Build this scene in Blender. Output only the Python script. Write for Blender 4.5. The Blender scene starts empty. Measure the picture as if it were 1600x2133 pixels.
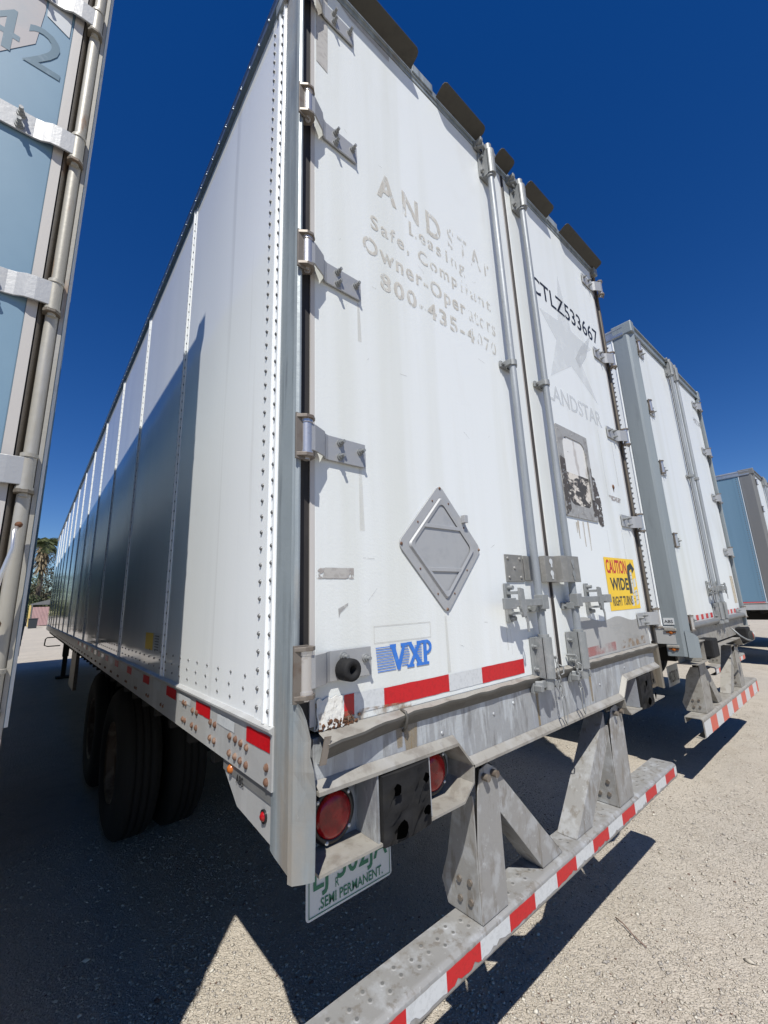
import bpy, math, random
import numpy as np
from mathutils import Vector, Matrix
random.seed(7); rng = np.random.default_rng(7)
sc = bpy.context.scene
COL = sc.collection
G = -0.09                                   # ground height

# ------------------------------------------------------------------ camera
f_px = 856.2; ya, pi_, ro = .7085, .2158, -.0374
F = Vector((math.sin(ya)*math.cos(pi_), math.cos(ya)*math.cos(pi_), math.sin(pi_)))
R = F.cross(Vector((0,0,1))).normalized(); U = R.cross(F)
R2 = R*math.cos(ro)+U*math.sin(ro); U2 = -R*math.sin(ro)+U*math.cos(ro)
cd = bpy.data.cameras.new('camera'); cam = bpy.data.objects.new('camera', cd); COL.objects.link(cam)
cd.sensor_fit = 'VERTICAL'; cd.sensor_height = 24; cd.lens = 24*f_px/2133
cd.clip_start = .02; cd.clip_end = 3000
cam.matrix_world = Matrix(((R2.x,U2.x,-F.x,-.512),(R2.y,U2.y,-F.y,-.993),(R2.z,U2.z,-F.z,1.503),(0,0,0,1)))
sc.camera = cam

# ------------------------------------------------------------------ light
SUN = Vector((.45,.51,-1)).normalized()     # travel direction
el = math.asin(-SUN.z); rot = math.atan2(-SUN.x,-SUN.y)
w = bpy.data.worlds.new('World'); sc.world = w; w.use_nodes = True
nt = w.node_tree; bg = nt.nodes['Background']
sky = nt.nodes.new('ShaderNodeTexSky'); sky.sky_type = 'NISHITA'; sky.sun_disc = False
sky.sun_elevation = el; sky.sun_rotation = rot
sky.altitude = 500; sky.air_density = 1.0; sky.dust_density = 0.0; sky.ozone_density = 3.5
hs = nt.nodes.new('ShaderNodeHueSaturation'); hs.inputs['Saturation'].default_value = 1.35; hs.inputs['Hue'].default_value = .515
nt.links.new(sky.outputs[0], hs.inputs['Color']); nt.links.new(hs.outputs[0], bg.inputs[0]); bg.inputs[1].default_value = .086
ld = bpy.data.lights.new('sun','SUN'); ld.energy = 5.0; ld.angle = math.radians(.5); ld.color = (1,.97,.90)
lo = bpy.data.objects.new('sun', ld); COL.objects.link(lo)
lo.rotation_mode = 'QUATERNION'; lo.rotation_quaternion = SUN.to_track_quat('-Z','Y'); lo.location = (-20,-20,40)
sc.view_settings.view_transform = 'Standard'; sc.view_settings.look = 'None'
sc.view_settings.exposure = .12; sc.view_settings.gamma = 1
sc.cycles.max_bounces = 6; sc.cycles.diffuse_bounces = 2

# ------------------------------------------------------------------ materials
def mat(name, col, rough=.5, metal=0, layers=(), bump=0, bscale=60, bstretch=(1,1,1), rvar=0, coat=0, alpha=None, emit=0, spec=.5, wave=0, peb=None):
    m = bpy.data.materials.new(name); m.use_nodes = True
    t = m.node_tree; N = t.nodes; L = t.links; b = N['Principled BSDF']
    tc = N.new('ShaderNodeTexCoord')
    def noise(scale, st=(1,1,1), detail=5, off=0, vor=False):
        mp = N.new('ShaderNodeMapping'); mp.inputs['Scale'].default_value = [scale*s for s in st]
        mp.inputs['Location'].default_value = (off,off*1.7,off*.6)
        L.new(tc.outputs['Object'], mp.inputs[0])
        n = N.new('ShaderNodeTexVoronoi' if vor else 'ShaderNodeTexNoise')
        if not vor: n.inputs['Detail'].default_value = detail; n.inputs['Roughness'].default_value = .6
        n.inputs['Scale'].default_value = 1
        L.new(mp.outputs[0], n.inputs['Vector'])
        return n.outputs['Color'] if vor else n.outputs[0]
    def ramp(src, lo, hi):
        r = N.new('ShaderNodeMapRange'); r.inputs[1].default_value = lo; r.inputs[2].default_value = hi
        L.new(src, r.inputs[0]); return r.outputs[0]
    cur = None
    for i,ly in enumerate(layers):
        c2, scale, st, lo_, hi_ = ly[:5]; opa = ly[5] if len(ly) > 5 else 1; vor = len(ly) > 6 and ly[6]
        fac = ramp(noise(scale, st, off=i*3.1+len(name), vor=vor), lo_, hi_)
        if opa != 1:
            mu = N.new('ShaderNodeMath'); mu.operation = 'MULTIPLY'; mu.inputs[1].default_value = opa
            L.new(fac, mu.inputs[0]); fac = mu.outputs[0]
        mx = N.new('ShaderNodeMix'); mx.data_type = 'RGBA'
        L.new(fac, mx.inputs[0])
        if cur is None: mx.inputs[6].default_value = (*col,1)
        else: L.new(cur, mx.inputs[6])
        mx.inputs[7].default_value = (*c2,1); cur = mx.outputs[2]
    if cur is None: b.inputs['Base Color'].default_value = (*col,1)
    else: L.new(cur, b.inputs['Base Color'])
    b.inputs['Roughness'].default_value = rough; b.inputs['Metallic'].default_value = metal
    b.inputs['Specular IOR Level'].default_value = spec
    if coat: b.inputs['Coat Weight'].default_value = coat; b.inputs['Coat Roughness'].default_value = .05
    if rvar:
        mr = N.new('ShaderNodeMapRange'); mr.inputs[1].default_value=.3; mr.inputs[2].default_value=.7
        mr.inputs[3].default_value = rough-rvar; mr.inputs[4].default_value = rough+rvar
        L.new(noise(7, off=9), mr.inputs[0]); L.new(mr.outputs[0], b.inputs['Roughness'])
    prev = None
    if bump:
        bp = N.new('ShaderNodeBump'); bp.inputs['Strength'].default_value = 1; bp.inputs['Distance'].default_value = bump
        L.new(noise(bscale, bstretch, detail=4, off=2), bp.inputs['Height']); prev = bp.outputs[0]
    if wave:
        bp = N.new('ShaderNodeBump'); bp.inputs['Strength'].default_value = 1; bp.inputs['Distance'].default_value = wave
        L.new(noise(1.3, (1,1,.35), detail=1, off=5), bp.inputs['Height'])
        if prev: L.new(prev, bp.inputs['Normal'])
        prev = bp.outputs[0]
    if peb:
        for k_,(ds,sc_) in enumerate((peb,(peb[0]*.6,peb[1]*.35))):
            mp = N.new('ShaderNodeMapping'); mp.inputs['Scale'].default_value = (sc_,sc_,sc_); mp.inputs['Location'].default_value=(k_*3,k_,0); L.new(tc.outputs['Object'], mp.inputs[0])
            vo = N.new('ShaderNodeTexVoronoi'); vo.feature='SMOOTH_F1'; vo.inputs['Scale'].default_value=1; L.new(mp.outputs[0], vo.inputs['Vector'])
            bp = N.new('ShaderNodeBump'); bp.invert=True; bp.inputs['Distance'].default_value=ds; L.new(vo.outputs['Distance'], bp.inputs['Height'])
            if prev: L.new(prev, bp.inputs['Normal'])
            prev = bp.outputs[0]
    if prev: L.new(prev, b.inputs['Normal'])
    if alpha:
        scale, st, lo_, hi_, opa = alpha
        fac = ramp(noise(scale, st, off=7), lo_, hi_)
        mu = N.new('ShaderNodeMath'); mu.operation = 'MULTIPLY'; mu.inputs[1].default_value = opa
        L.new(fac, mu.inputs[0]); L.new(mu.outputs[0], b.inputs['Alpha'])
    if emit:
        b.inputs['Emission Color'].default_value = (*col,1); b.inputs['Emission Strength'].default_value = emit
    return m
V = (1,1,.06)      # vertical streaks
M = {}
M['door'] = mat('white_door_paint', (.73,.755,.755), .42, layers=[((.63,.645,.605),2.6,(1,1,.05),.48,.66,.75),((.60,.585,.53),9,(1,1,.12),.60,.75,.28),((.56,.535,.47),1.7,(1,1,.6),.56,.74,.30),((.25,.24,.22),55,(1,1,1),.74,.78,.55)], bump=.0006, bscale=160, wave=.006)
M['side'] = mat('white_side_paint', (.88,.90,.905), .07, layers=[((.78,.81,.815),4,V,.5,.7,.5),((.62,.62,.60),16,(1,1,.03),.62,.75,.35),((.35,.34,.32),3,(1,1,.02),.66,.70,.25)], bump=.0002, bscale=60, wave=.008, coat=.4)
M['side_plain'] = mat('white_side_paint_matt', (.76,.79,.81), .3, layers=[((.66,.69,.70),4,V,.5,.7,.5)], wave=.01)
M['rib'] = mat('white_panel_joint', (.80,.82,.83), .3, layers=[((.55,.56,.56),14,(1,1,1),.6,.7,.5)])
M['galv'] = mat('galvanised_steel', (.23,.26,.275), .48, .2, layers=[((.33,.37,.39),11,(1,1,.05),.46,.58,.85),((.17,.19,.205),20,(1,1,.07),.54,.64,.85),((.33,.27,.20),3.5,(1,1,.3),.56,.68,.6),((.45,.47,.48),60,(1,1,.5),.66,.74,.3)], bump=.0008, bscale=45, rvar=.1)
M['galv_sill'] = mat('weathered_galvanised_sill', (.34,.35,.36), .5, .25, layers=[((.50,.53,.55),34,(1,1,.2),.5,.60,.75),((.21,.21,.21),24,(1,1,.25),.54,.64,.75),((.30,.32,.36),3,(1,1,.5),.5,.6,.6),((.46,.38,.24),2.2,(1.4,1,.15),.60,.70,.65),((.25,.22,.19),70,(1,1,1),.70,.76,.6),((.55,.58,.60),5,(2.2,1,.25),.66,.69,.5)], bump=.0015, bscale=60, rvar=.1)
M['galv_bump'] = mat('dusty_galvanised_bumper', (.31,.305,.295), .52, .25, layers=[((.43,.44,.45),14,(1,1,1),.5,.62,.75),((.22,.20,.175),26,(1,1,.3),.54,.64,.8),((.24,.215,.185),5,(1,1,.4),.6,.72,.5),((.20,.105,.05),11,(1,1,.6),.69,.73,.6),((.60,.61,.61),45,(1,1,1),.64,.72,.5)], bump=.001, bscale=50, rvar=.12)
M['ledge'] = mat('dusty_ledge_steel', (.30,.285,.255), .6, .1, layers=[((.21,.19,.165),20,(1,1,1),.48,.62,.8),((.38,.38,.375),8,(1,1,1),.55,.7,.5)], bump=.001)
M['lip'] = mat('grimy_threshold_steel', (.10,.095,.085), .55, .2, layers=[((.07,.065,.055),12,(.3,1,1),.5,.65,.7),((.17,.165,.155),20,(.3,1,1),.6,.7,.5)], bump=.0015, bscale=25)  # darker steel: shade under the threshold lip is put into this colour
M['hasp'] = mat('dull_hasp_plate', (.24,.235,.22), .5, .3, layers=[((.32,.31,.29),25,(1,1,1),.5,.65,.6),((.20,.15,.10),10,(1,1,1),.66,.74,.6)], bump=.0006)
M['alu'] = mat('aluminium_rail', (.46,.48,.50), .36, .75, layers=[((.36,.375,.39),10,(1,1,.1),.5,.7,.7)], bump=.0004, rvar=.08)
M['roofrail'] = mat('dark_weathered_top_rail', (.20,.23,.26), .34, .7, layers=[((.30,.33,.36),25,(1,1,1),.55,.7,.6)], bump=.0005)
M['lowrail'] = mat('dull_aluminium_lower_rail', (.50,.50,.49), .42, .3, layers=[((.62,.63,.63),7,V,.5,.65,.6),((.40,.37,.33),12,(1,1,.08),.6,.72,.6)], bump=.0006, rvar=.1)
M['strap'] = mat('hinge_aluminium', (.37,.375,.38), .45, .3, layers=[((.38,.38,.38),30,(1,1,1),.5,.65,.6),((.36,.31,.25),14,(1,1,1),.68,.76,.6)], bump=.0005, bscale=90)
M['pin'] = mat('bright_hinge_tube', (.62,.60,.585), .3, .7, layers=[((.42,.38,.34),40,(1,1,1),.6,.7,.6)], bump=.0003)
M['bracket'] = mat('tarnished_hinge_bracket', (.19,.165,.14), .5, .3, layers=[((.13,.09,.065),22,(1,1,1),.5,.66,.7)], bump=.0006)
M['rust'] = mat('rusty_steel', (.10,.045,.022), .8, .1, layers=[((.17,.07,.03),30,(1,1,1),.45,.6,.9),((.26,.20,.15),60,(1,1,1),.62,.7,.5)], bump=.002)
M['bolt'] = mat('rusty_bolt', (.13,.065,.04), .8, .1, layers=[((.26,.17,.12),60,(1,1,1),.5,.6,.8)])
M['rivet'] = mat('dark_rivet', (.17,.17,.17), .45, .3)
M['rivet_l'] = mat('pale_rivet', (.62,.63,.63), .35, .3)
M['seal'] = mat('black_door_seal', (.022,.019,.018), .7, layers=[((.06,.05,.045),20,(1,1,.1),.5,.7,.7)])
M['sealpale'] = mat('grey_door_edge', (.48,.455,.43), .5, layers=[((.6,.58,.56),12,V,.5,.7,.6)])
M['rubber'] = mat('black_rubber', (.020,.020,.021), .7, spec=.15, layers=[((.03,.029,.027),20,(1,1,1),.5,.7,.7)], bump=.004, bscale=14)
M['void'] = mat('black_undercoat', (.012,.012,.012), .85)
M['pipe'] = mat('galvanised_pipe', (.27,.29,.31), .5, .25, layers=[((.37,.39,.41),18,(1,1,.1),.5,.65,.7),((.24,.25,.26),30,(1,1,.4),.6,.7,.5)], bump=.0004, rvar=.1)
M['cast'] = mat('cast_lock_steel', (.26,.27,.27), .52, .3, layers=[((.36,.36,.355),25,(1,1,1),.5,.65,.6),((.30,.24,.18),12,(1,1,1),.66,.75,.6)], bump=.0008)
M['red'] = mat('red_reflective_tape', (.52,.006,.012), .4, layers=[((.40,.005,.010),90,(1,1,1),.5,.6,.6),((.30,.03,.03),8,(1,1,1),.62,.75,.5)], coat=.05)
M['redold'] = mat('faded_red_reflective_tape', (.62,.10,.06), .4, layers=[((.5,.12,.09),60,(1,1,1),.5,.6,.6)])
M['whitetape'] = mat('white_reflective_tape', (.58,.60,.61), .3, layers=[((.47,.49,.50),90,(1,1,1),.5,.6,.6),((.45,.36,.26),10,(1,1,1),.66,.76,.6)], coat=.3)
M['lens'] = mat('red_lamp_lens', (.34,.003,.005), .18, layers=[((.16,.001,.003),25,(1,1,1),.45,.6,.8)], coat=.15, bump=.0006, bscale=70)
M['lamp_black'] = mat('black_lamp_grommet', (.015,.015,.016), .3)
M['amber'] = mat('amber_lens', (.42,.12,.02), .3)
M['blue'] = mat('blue_vinyl', (.035,.17,.58), .35, layers=[((.07,.24,.66),40,(1,1,1),.55,.65,.5)])
M['black'] = mat('black_vinyl', (.02,.02,.022), .4)
M['ghost'] = mat('worn_adhesive_lettering', (.56,.53,.47), .55, layers=[((.66,.64,.59),30,(1,1,.2),.45,.6,.9)], alpha=(60,(1,1,.35),.36,.50,.85))
M['ghost2'] = mat('worn_adhesive_lettering_faint', (.60,.58,.53), .55, alpha=(50,(1,1,.35),.44,.54,.75))
M['faint'] = mat('unfaded_paint_silhouette', (.63,.65,.66), .4, alpha=(20,(1,1,.5),.2,.45,.5))
M['faint2'] = mat('unfaded_paint_star', (.66,.68,.69), .4, alpha=(6,(1,1,1),.2,.5,.28))
M['patch'] = mat('grey_tape_residue', (.42,.405,.38), .6, layers=[((.33,.31,.29),60,(1,1,1),.5,.6,.7)], bump=.0006)
M['patchworn'] = mat('chipped_tape_residue', (.36,.33,.31), .6, alpha=(60,(1,1,1),.44,.5,.9))
M['placard'] = mat('placard_aluminium', (.39,.395,.40), .5, .15, layers=[((.33,.34,.35),30,(1,1,1),.5,.65,.5),((.34,.28,.22),9,(1,1,1),.70,.78,.7)], bump=.0004, rvar=.08)
M['burnt'] = mat('peeled_black_film', (.06,.055,.05), .6, layers=[((.62,.58,.52),12,(.7,1,1.6),.5,.54,1),((.35,.30,.26),40,(1,1,.6),.58,.62,.8)], bump=.003, bscale=25)
M['peel'] = mat('peeled_white_film', (.70,.69,.66), .35, layers=[((.42,.38,.34),7,(2,1,.5),.56,.60,.7),((.06,.055,.05),14,(1,1,1.4),.66,.69,1)], bump=.002, bscale=15)
M['char'] = mat('charred_flakes', (.08,.07,.065), .7, alpha=(34,(1,1,1.5),.42,.45,.95))
M['grime'] = mat('grey_road_film', (.33,.325,.31), .5, layers=[((.43,.43,.42),5,(1,1,.3),.4,.65,.8)], alpha=(3.5,(.6,1,2.2),.10,.42,.9))
M['yellow'] = mat('yellow_sticker_vinyl', (.86,.55,.012), .35, layers=[((.74,.46,.03),9,(1,1,1),.55,.7,.6)])
M['rustwash'] = mat('rust_stained_steel', (.30,.20,.12), .7, layers=[((.42,.34,.24),14,(1,1,1),.5,.65,.7)], bump=.0015, alpha=(20,(1,1,1),.45,.6,.7))
M['crumple'] = mat('torn_white_skin', (.68,.67,.63), .45, layers=[((.35,.30,.24),24,(1,1,1),.58,.68,.8)], bump=.004, bscale=40)
M['plate'] = mat('plate_white', (.62,.64,.63), .4)
M['green'] = mat('plate_green', (.02,.16,.09), .4)
M['visor'] = mat('dull_olive_visor', (.045,.042,.034), .6, .1, layers=[((.03,.028,.023),30,(1,1,1),.5,.65,.6)])
M['dblue'] = mat('faded_blue_door_paint', (.15,.25,.34), .4, layers=[((.20,.31,.40),1.6,(1,1,.7),.4,.65,.8),((.34,.36,.36),11,V,.62,.75,.3)], wave=.004)
M['cblue'] = mat('blue_trailer_paint', (.145,.25,.34), .36, layers=[((.17,.28,.38),3,V,.45,.65,.6)], wave=.006)
M['mauve'] = mat('greyed_paint_patch', (.33,.31,.32), .5, layers=[((.25,.28,.31),6,(1,1,1),.5,.65,.6)])
M['dletter'] = mat('blue_grey_numeral', (.065,.135,.19), .45, layers=[((.13,.2,.26),40,(1,1,1),.55,.65,.6)])
M['postbrown'] = mat('dirty_steel_post', (.13,.11,.085), .55, .2, layers=[((.22,.20,.165),14,V,.5,.65,.7),((.20,.10,.045),7,(1,1,.3),.63,.7,.8)], bump=.0008)
M['cream'] = mat('sun_bleached_tube', (.33,.31,.265), .5, .15, layers=[((.43,.41,.36),8,V,.45,.6,.7),((.24,.12,.05),10,(1,1,.25),.60,.67,.9),((.36,.36,.36),20,(1,1,.15),.55,.66,.6)], bump=.0006)
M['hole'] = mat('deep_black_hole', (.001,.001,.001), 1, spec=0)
M['framegrey'] = mat('worn_grey_frame', (.33,.33,.325), .6, .1, layers=[((.22,.21,.20),24,(1,1,1),.5,.62,.7),((.55,.54,.52),40,(1,1,1),.6,.68,.6)], bump=.0008)
M['tyre'] = mat('tyre_rubber', (.008,.008,.008), .85, bump=.002, bscale=60)
M['rim'] = mat('rusty_rim', (.10,.07,.05), .6, .4, layers=[((.24,.2,.16),12,(1,1,1),.5,.65,.7)])
M['steelgrey'] = mat('grey_steel_post', (.235,.265,.28), .48, .2, layers=[((.29,.325,.34),5,V,.45,.65,.7),((.18,.20,.215),20,(1,1,.15),.58,.7,.5)], bump=.0005)
M['darkpost'] = mat('dark_steel_post', (.20,.20,.195), .5, .3, layers=[((.27,.27,.265),9,V,.5,.7,.6)])
M['palefilm'] = mat('pale_label', (.52,.54,.55), .4)
M['wood'] = mat('dry_twig', (.22,.15,.12), .8)

# ------------------------------------------------------------------ mesh builder
class MB:
    def __init__(s): s.v=[]; s.f=[]; s.m=[]; s.sm=[]
    def add(s, vs, fs, m=0, smooth=False):
        o=len(s.v); s.v+=[tuple(v) for v in vs]
        for f in fs: s.f.append([i+o for i in f]); s.m.append(m); s.sm.append(smooth)
        return s
    def box(s,x0,x1,y0,y1,z0,z1,m=0):
        vs=[(x,y,z) for z in (z0,z1) for y in (y0,y1) for x in (x0,x1)]
        return s.add(vs,[(0,2,3,1),(4,5,7,6),(0,1,5,4),(2,6,7,3),(0,4,6,2),(1,3,7,5)],m)
    def prism(s,poly,axis,a,b,m=0):
        """poly of 2-D points in the other two axes (x,z) for y, (y,z) for x, (x,y) for z"""
        n=len(poly)
        def P(p,t): return (t,p[0],p[1]) if axis=='x' else ((p[0],t,p[1]) if axis=='y' else (p[0],p[1],t))
        vs=[P(p,a) for p in poly]+[P(p,b) for p in poly]
        fs=[tuple(range(n)),tuple(range(2*n-1,n-1,-1))]+[(i,i+n,(i+1)%n+n,(i+1)%n) for i in range(n)]
        return s.add(vs,fs,m)
    def quad(s,a,b,c,d,m=0): return s.add([a,b,c,d],[(0,1,2,3)],m)
    def cyl(s,p0,p1,r,n=14,m=0,r1=None,cap=True):
        p0=Vector(p0);p1=Vector(p1);r1=r if r1 is None else r1
        d=(p1-p0).normalized(); a=d.orthogonal().normalized(); b=d.cross(a)
        vs=[];
        for p,rr in ((p0,r),(p1,r1)):
            for i in range(n):
                t=2*math.pi*i/n; vs.append(p+(a*math.cos(t)+b*math.sin(t))*rr)
        s.add(vs,[(i,(i+1)%n,(i+1)%n+n,i+n) for i in range(n)],m,True)
        if cap:
            s.add(vs[:n],[tuple(range(n-1,-1,-1))],m); s.add(vs[n:],[tuple(range(n))],m)
        return s
    def tube(s,pts,r,n=8,m=0,closed=False):
        pts=[Vector(p) for p in pts]; k=len(pts); vs=[]; a=None
        for i,p in enumerate(pts):
            if closed: d=pts[(i+1)%k]-pts[i-1]
            else: d=pts[min(i+1,k-1)]-pts[max(i-1,0)]
            d.normalize()
            a=d.orthogonal().normalized() if a is None else (a-d*a.dot(d)).normalized()
            b=d.cross(a)
            for j in range(n):
                t=2*math.pi*j/n; vs.append(p+(a*math.cos(t)+b*math.sin(t))*r)
        fs=[(i*n+j,i*n+(j+1)%n,((i+1)%k)*n+(j+1)%n,((i+1)%k)*n+j) for i in range(k if closed else k-1) for j in range(n)]
        if not closed: fs+=[tuple(range(n-1,-1,-1)),tuple(range((k-1)*n,k*n))]
        return s.add(vs,fs,m,True)
    def dome(s,c,ax,r,h,m=0,n=8):
        c=Vector(c); ax=Vector(ax); a=ax.orthogonal().normalized(); b=ax.cross(a); vs=[]
        for rr,hh in ((r,0),(r*.86,h*.55),(r*.45,h*.95)):
            for i in range(n):
                t=2*math.pi*i/n; vs.append(c+(a*math.cos(t)+b*math.sin(t))*rr+ax*hh)
        return s.add(vs,[(k*n+i,k*n+(i+1)%n,(k+1)*n+(i+1)%n,(k+1)*n+i) for k in (0,1) for i in range(n)]+[tuple(range(2*n,3*n))],m,True)
    def sheet(s,rows,m=0,th=None,smooth=True):
        """grid of points; th = thickness vector for a solid sheet"""
        h=len(rows); k=len(rows[0]); vs=[Vector(p) for r in rows for p in r]
        fs=[(i*k+j,i*k+j+1,(i+1)*k+j+1,(i+1)*k+j) for i in range(h-1) for j in range(k-1)]
        s.add(vs,fs,m,smooth)
        if th:
            t=Vector(th); v2=[v+t for v in vs]
            s.add(v2,[f[::-1] for f in fs],m,smooth)
            ring=[j for j in range(k)]+[i*k+k-1 for i in range(1,h)]+[(h-1)*k+j for j in range(k-2,-1,-1)]+[i*k for i in range(h-2,0,-1)]
            n=len(ring)
            s.add([vs[i] for i in ring]+[v2[i] for i in ring],[(i,i+n,(i+1)%n+n,(i+1)%n) for i in range(n)],m)
        return s
    def lathe(s,c,ax,prof,n=32,m=0):
        c=Vector(c); ax=Vector(ax).normalized(); a=ax.orthogonal().normalized(); b=ax.cross(a); vs=[]
        for h,r in prof:
            for i in range(n):
                t=2*math.pi*i/n; vs.append(c+ax*h+(a*math.cos(t)+b*math.sin(t))*r)
        k=len(prof)
        return s.add(vs,[(j*n+i,j*n+(i+1)%n,(j+1)*n+(i+1)%n,(j+1)*n+i) for j in range(k-1) for i in range(n)],m,True)
    def build(s,name,mats,parent=None,bevel=0,fix=True,label=None,zoff=None):
        me=bpy.data.meshes.new(name)
        zo=G if zoff is None else zoff
        me.from_pydata([(v[0],v[1],v[2]-(zo if parent else 0)) for v in s.v],[],s.f)
        if not isinstance(mats,(list,tuple)): mats=[mats]
        for m in mats: me.materials.append(M[m] if isinstance(m,str) else m)
        me.polygons.foreach_set('material_index',s.m); me.polygons.foreach_set('use_smooth',s.sm)
        if fix:
            import bmesh
            b=bmesh.new(); b.from_mesh(me); bmesh.ops.recalc_face_normals(b,faces=b.faces); b.to_mesh(me); b.free()
        o=bpy.data.objects.new(name,me); COL.objects.link(o); o.parent=parent
        if bevel:
            md=o.modifiers.new('bevel','BEVEL'); md.width=bevel; md.segments=2; md.limit_method='ANGLE'; md.angle_limit=math.radians(40); md.harden_normals=False
        if label: o['label']=label
        return o
def build_each(mb,name,mats,parent):
    par=list(range(len(mb.v)))
    def fd(a):
        while par[a]!=a: par[a]=par[par[a]]; a=par[a]
        return a
    for f in mb.f:
        for v in f[1:]: par[fd(v)]=fd(f[0])
    gr={}
    for i,f in enumerate(mb.f): gr.setdefault(fd(f[0]),[]).append(i)
    for fs in gr.values():
        ix={}; q=MB()
        for i in fs:
            for v in mb.f[i]:
                if v not in ix: ix[v]=len(q.v); q.v.append(mb.v[v])
            q.f.append([ix[v] for v in mb.f[i]]); q.m.append(mb.m[i]); q.sm.append(mb.sm[i])
        q.build(name,mats,parent)
def thing(name,loc,label,cat,group=None):
    o=bpy.data.objects.new(name,None); COL.objects.link(o); o.location=loc; o.empty_display_size=.3
    o['label']=label; o['category']=cat
    if group: o['group']=group
    return o
def tag(o,label,cat,group=None):
    o['label']=label; o['category']=cat
    if group: o['group']=group
    return o
def text(txt,box,plane='rear',at=0,bold=0,shear=0,sp=1.0,mb=None,m=0,fn=None):
    """lettering stretched to box (x0,x1,z0,z1); plane 'rear' faces -y, 'left' faces -x"""
    cu=bpy.data.curves.new('t','FONT'); cu.body=txt; cu.offset=bold; cu.shear=shear; cu.space_character=sp; cu.resolution_u=3
    ob=bpy.data.objects.new('t',cu); COL.objects.link(ob)
    bpy.context.view_layer.update()
    me=bpy.data.meshes.new_from_object(ob.evaluated_get(bpy.context.evaluated_depsgraph_get()))
    vs=np.array([v.co[:] for v in me.vertices]); fs=[tuple(p.vertices) for p in me.polygons]
    bpy.data.objects.remove(ob); bpy.data.curves.remove(cu); bpy.data.meshes.remove(me)
    lo_,hi=vs.min(0),vs.max(0); x0,x1,z0,z1=box
    out=[]
    for v in vs:
        u=(v[0]-lo_[0])/(hi[0]-lo_[0]); q=(v[1]-lo_[1])/(hi[1]-lo_[1])
        z=z0+(z1-z0)*q
        if plane=='rear': out.append((x0+(x1-x0)*u,at,z))
        else: out.append((at,x0+(x1-x0)*u,z))
    mb=mb or MB(); mb.add(out,fs,m); return mb
def rrect(x0,x1,z0,z1,r,n=5):
    p=[]
    for cx,cz,a0 in ((x1-r,z1-r,0),(x0+r,z1-r,90),(x0+r,z0+r,180),(x1-r,z0+r,270)):
        for i in range(n+1):
            a=math.radians(a0+90*i/n); p.append((cx+r*math.cos(a),cz+r*math.sin(a)))
    return p
def ring(mb,outer,inner,y,m=0,th=.004):
    n=len(outer)
    vs=[(p[0],y,p[1]) for p in outer]+[(p[0],y,p[1]) for p in inner]+[(p[0],y+th,p[1]) for p in outer]+[(p[0],y+th,p[1]) for p in inner]
    fs=[]
    for i in range(n):
        j=(i+1)%n
        fs+=[(i,j,j+n,i+n),(i,i+2*n,j+2*n,j),(i+n,j+n,j+3*n,i+3*n)]
    mb.add(vs,fs,m)

# ------------------------------------------------------------------ trailer components (local frame: x from left side, y from the rear doors)
def side_panel(t,w,zb,zt,L,side,y0=.07,detail=2,matn='side',seams=(),ribm='rib'):
    """side: 0 left, 1 right"""
    mb=MB(); X=0 if side==0 else w; d=-1 if side==0 else 1
    xs=sorted((X,X-d*.022)); mb.box(xs[0],xs[1],y0,L,zb,zt,0)
    if detail:
        for k,s in enumerate(seams):
            a=sorted((X+d*.0035,X-d*.001)); mb.box(a[0],a[1],s-.034,s+.034,zb+.002,zt-.002,0)
            a=sorted((X+d*.009,X)); mb.box(a[0],a[1],s-.004,s+.006,zb+.004,zt-.004,1)
            if k<8 and detail==2:
                st=.05 if k<4 else .1
                for i in range(int((zt-zb-.06)/st)):
                    for yy in (s-.022,s+.022): mb.dome((X+d*.0035,yy,zb+.04+i*st),(d,0,0),.0055,.004,2,6)
    if detail==2:
        a=sorted((X+d*.003,X-d*.001)); mb.box(a[0],a[1],y0,.185,zb+.002,zt-.002,0)
        a=sorted((X+d*.010,X)); mb.box(a[0],a[1],.112,.122,zb+.004,zt-.004,1)
        mb.box(-.008 if side==0 else X,.0 if side==0 else X+.008,.077,.083,zb+.004,zt-.004,1)
        for i in range(int((zt-zb-.05)/.0485)):
            for yy in (.165,.095): mb.dome((X+d*.003,yy,zb+.035+i*.0485),(d,0,0),.0068,.006,2,8)
        for j in range(34):                     # floor line rivets
            yy=.26+j*.115
            for i in range(3 if j<12 else 2):
                if min(abs(yy-s) for s in seams)>.04: mb.dome((X,yy+(i%2)*.012,zb+.035+i*.036),(d,0,0),.0055,.004,2,6)
    return mb.build('side_panel',[matn,ribm,'rivet'],t)
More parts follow.
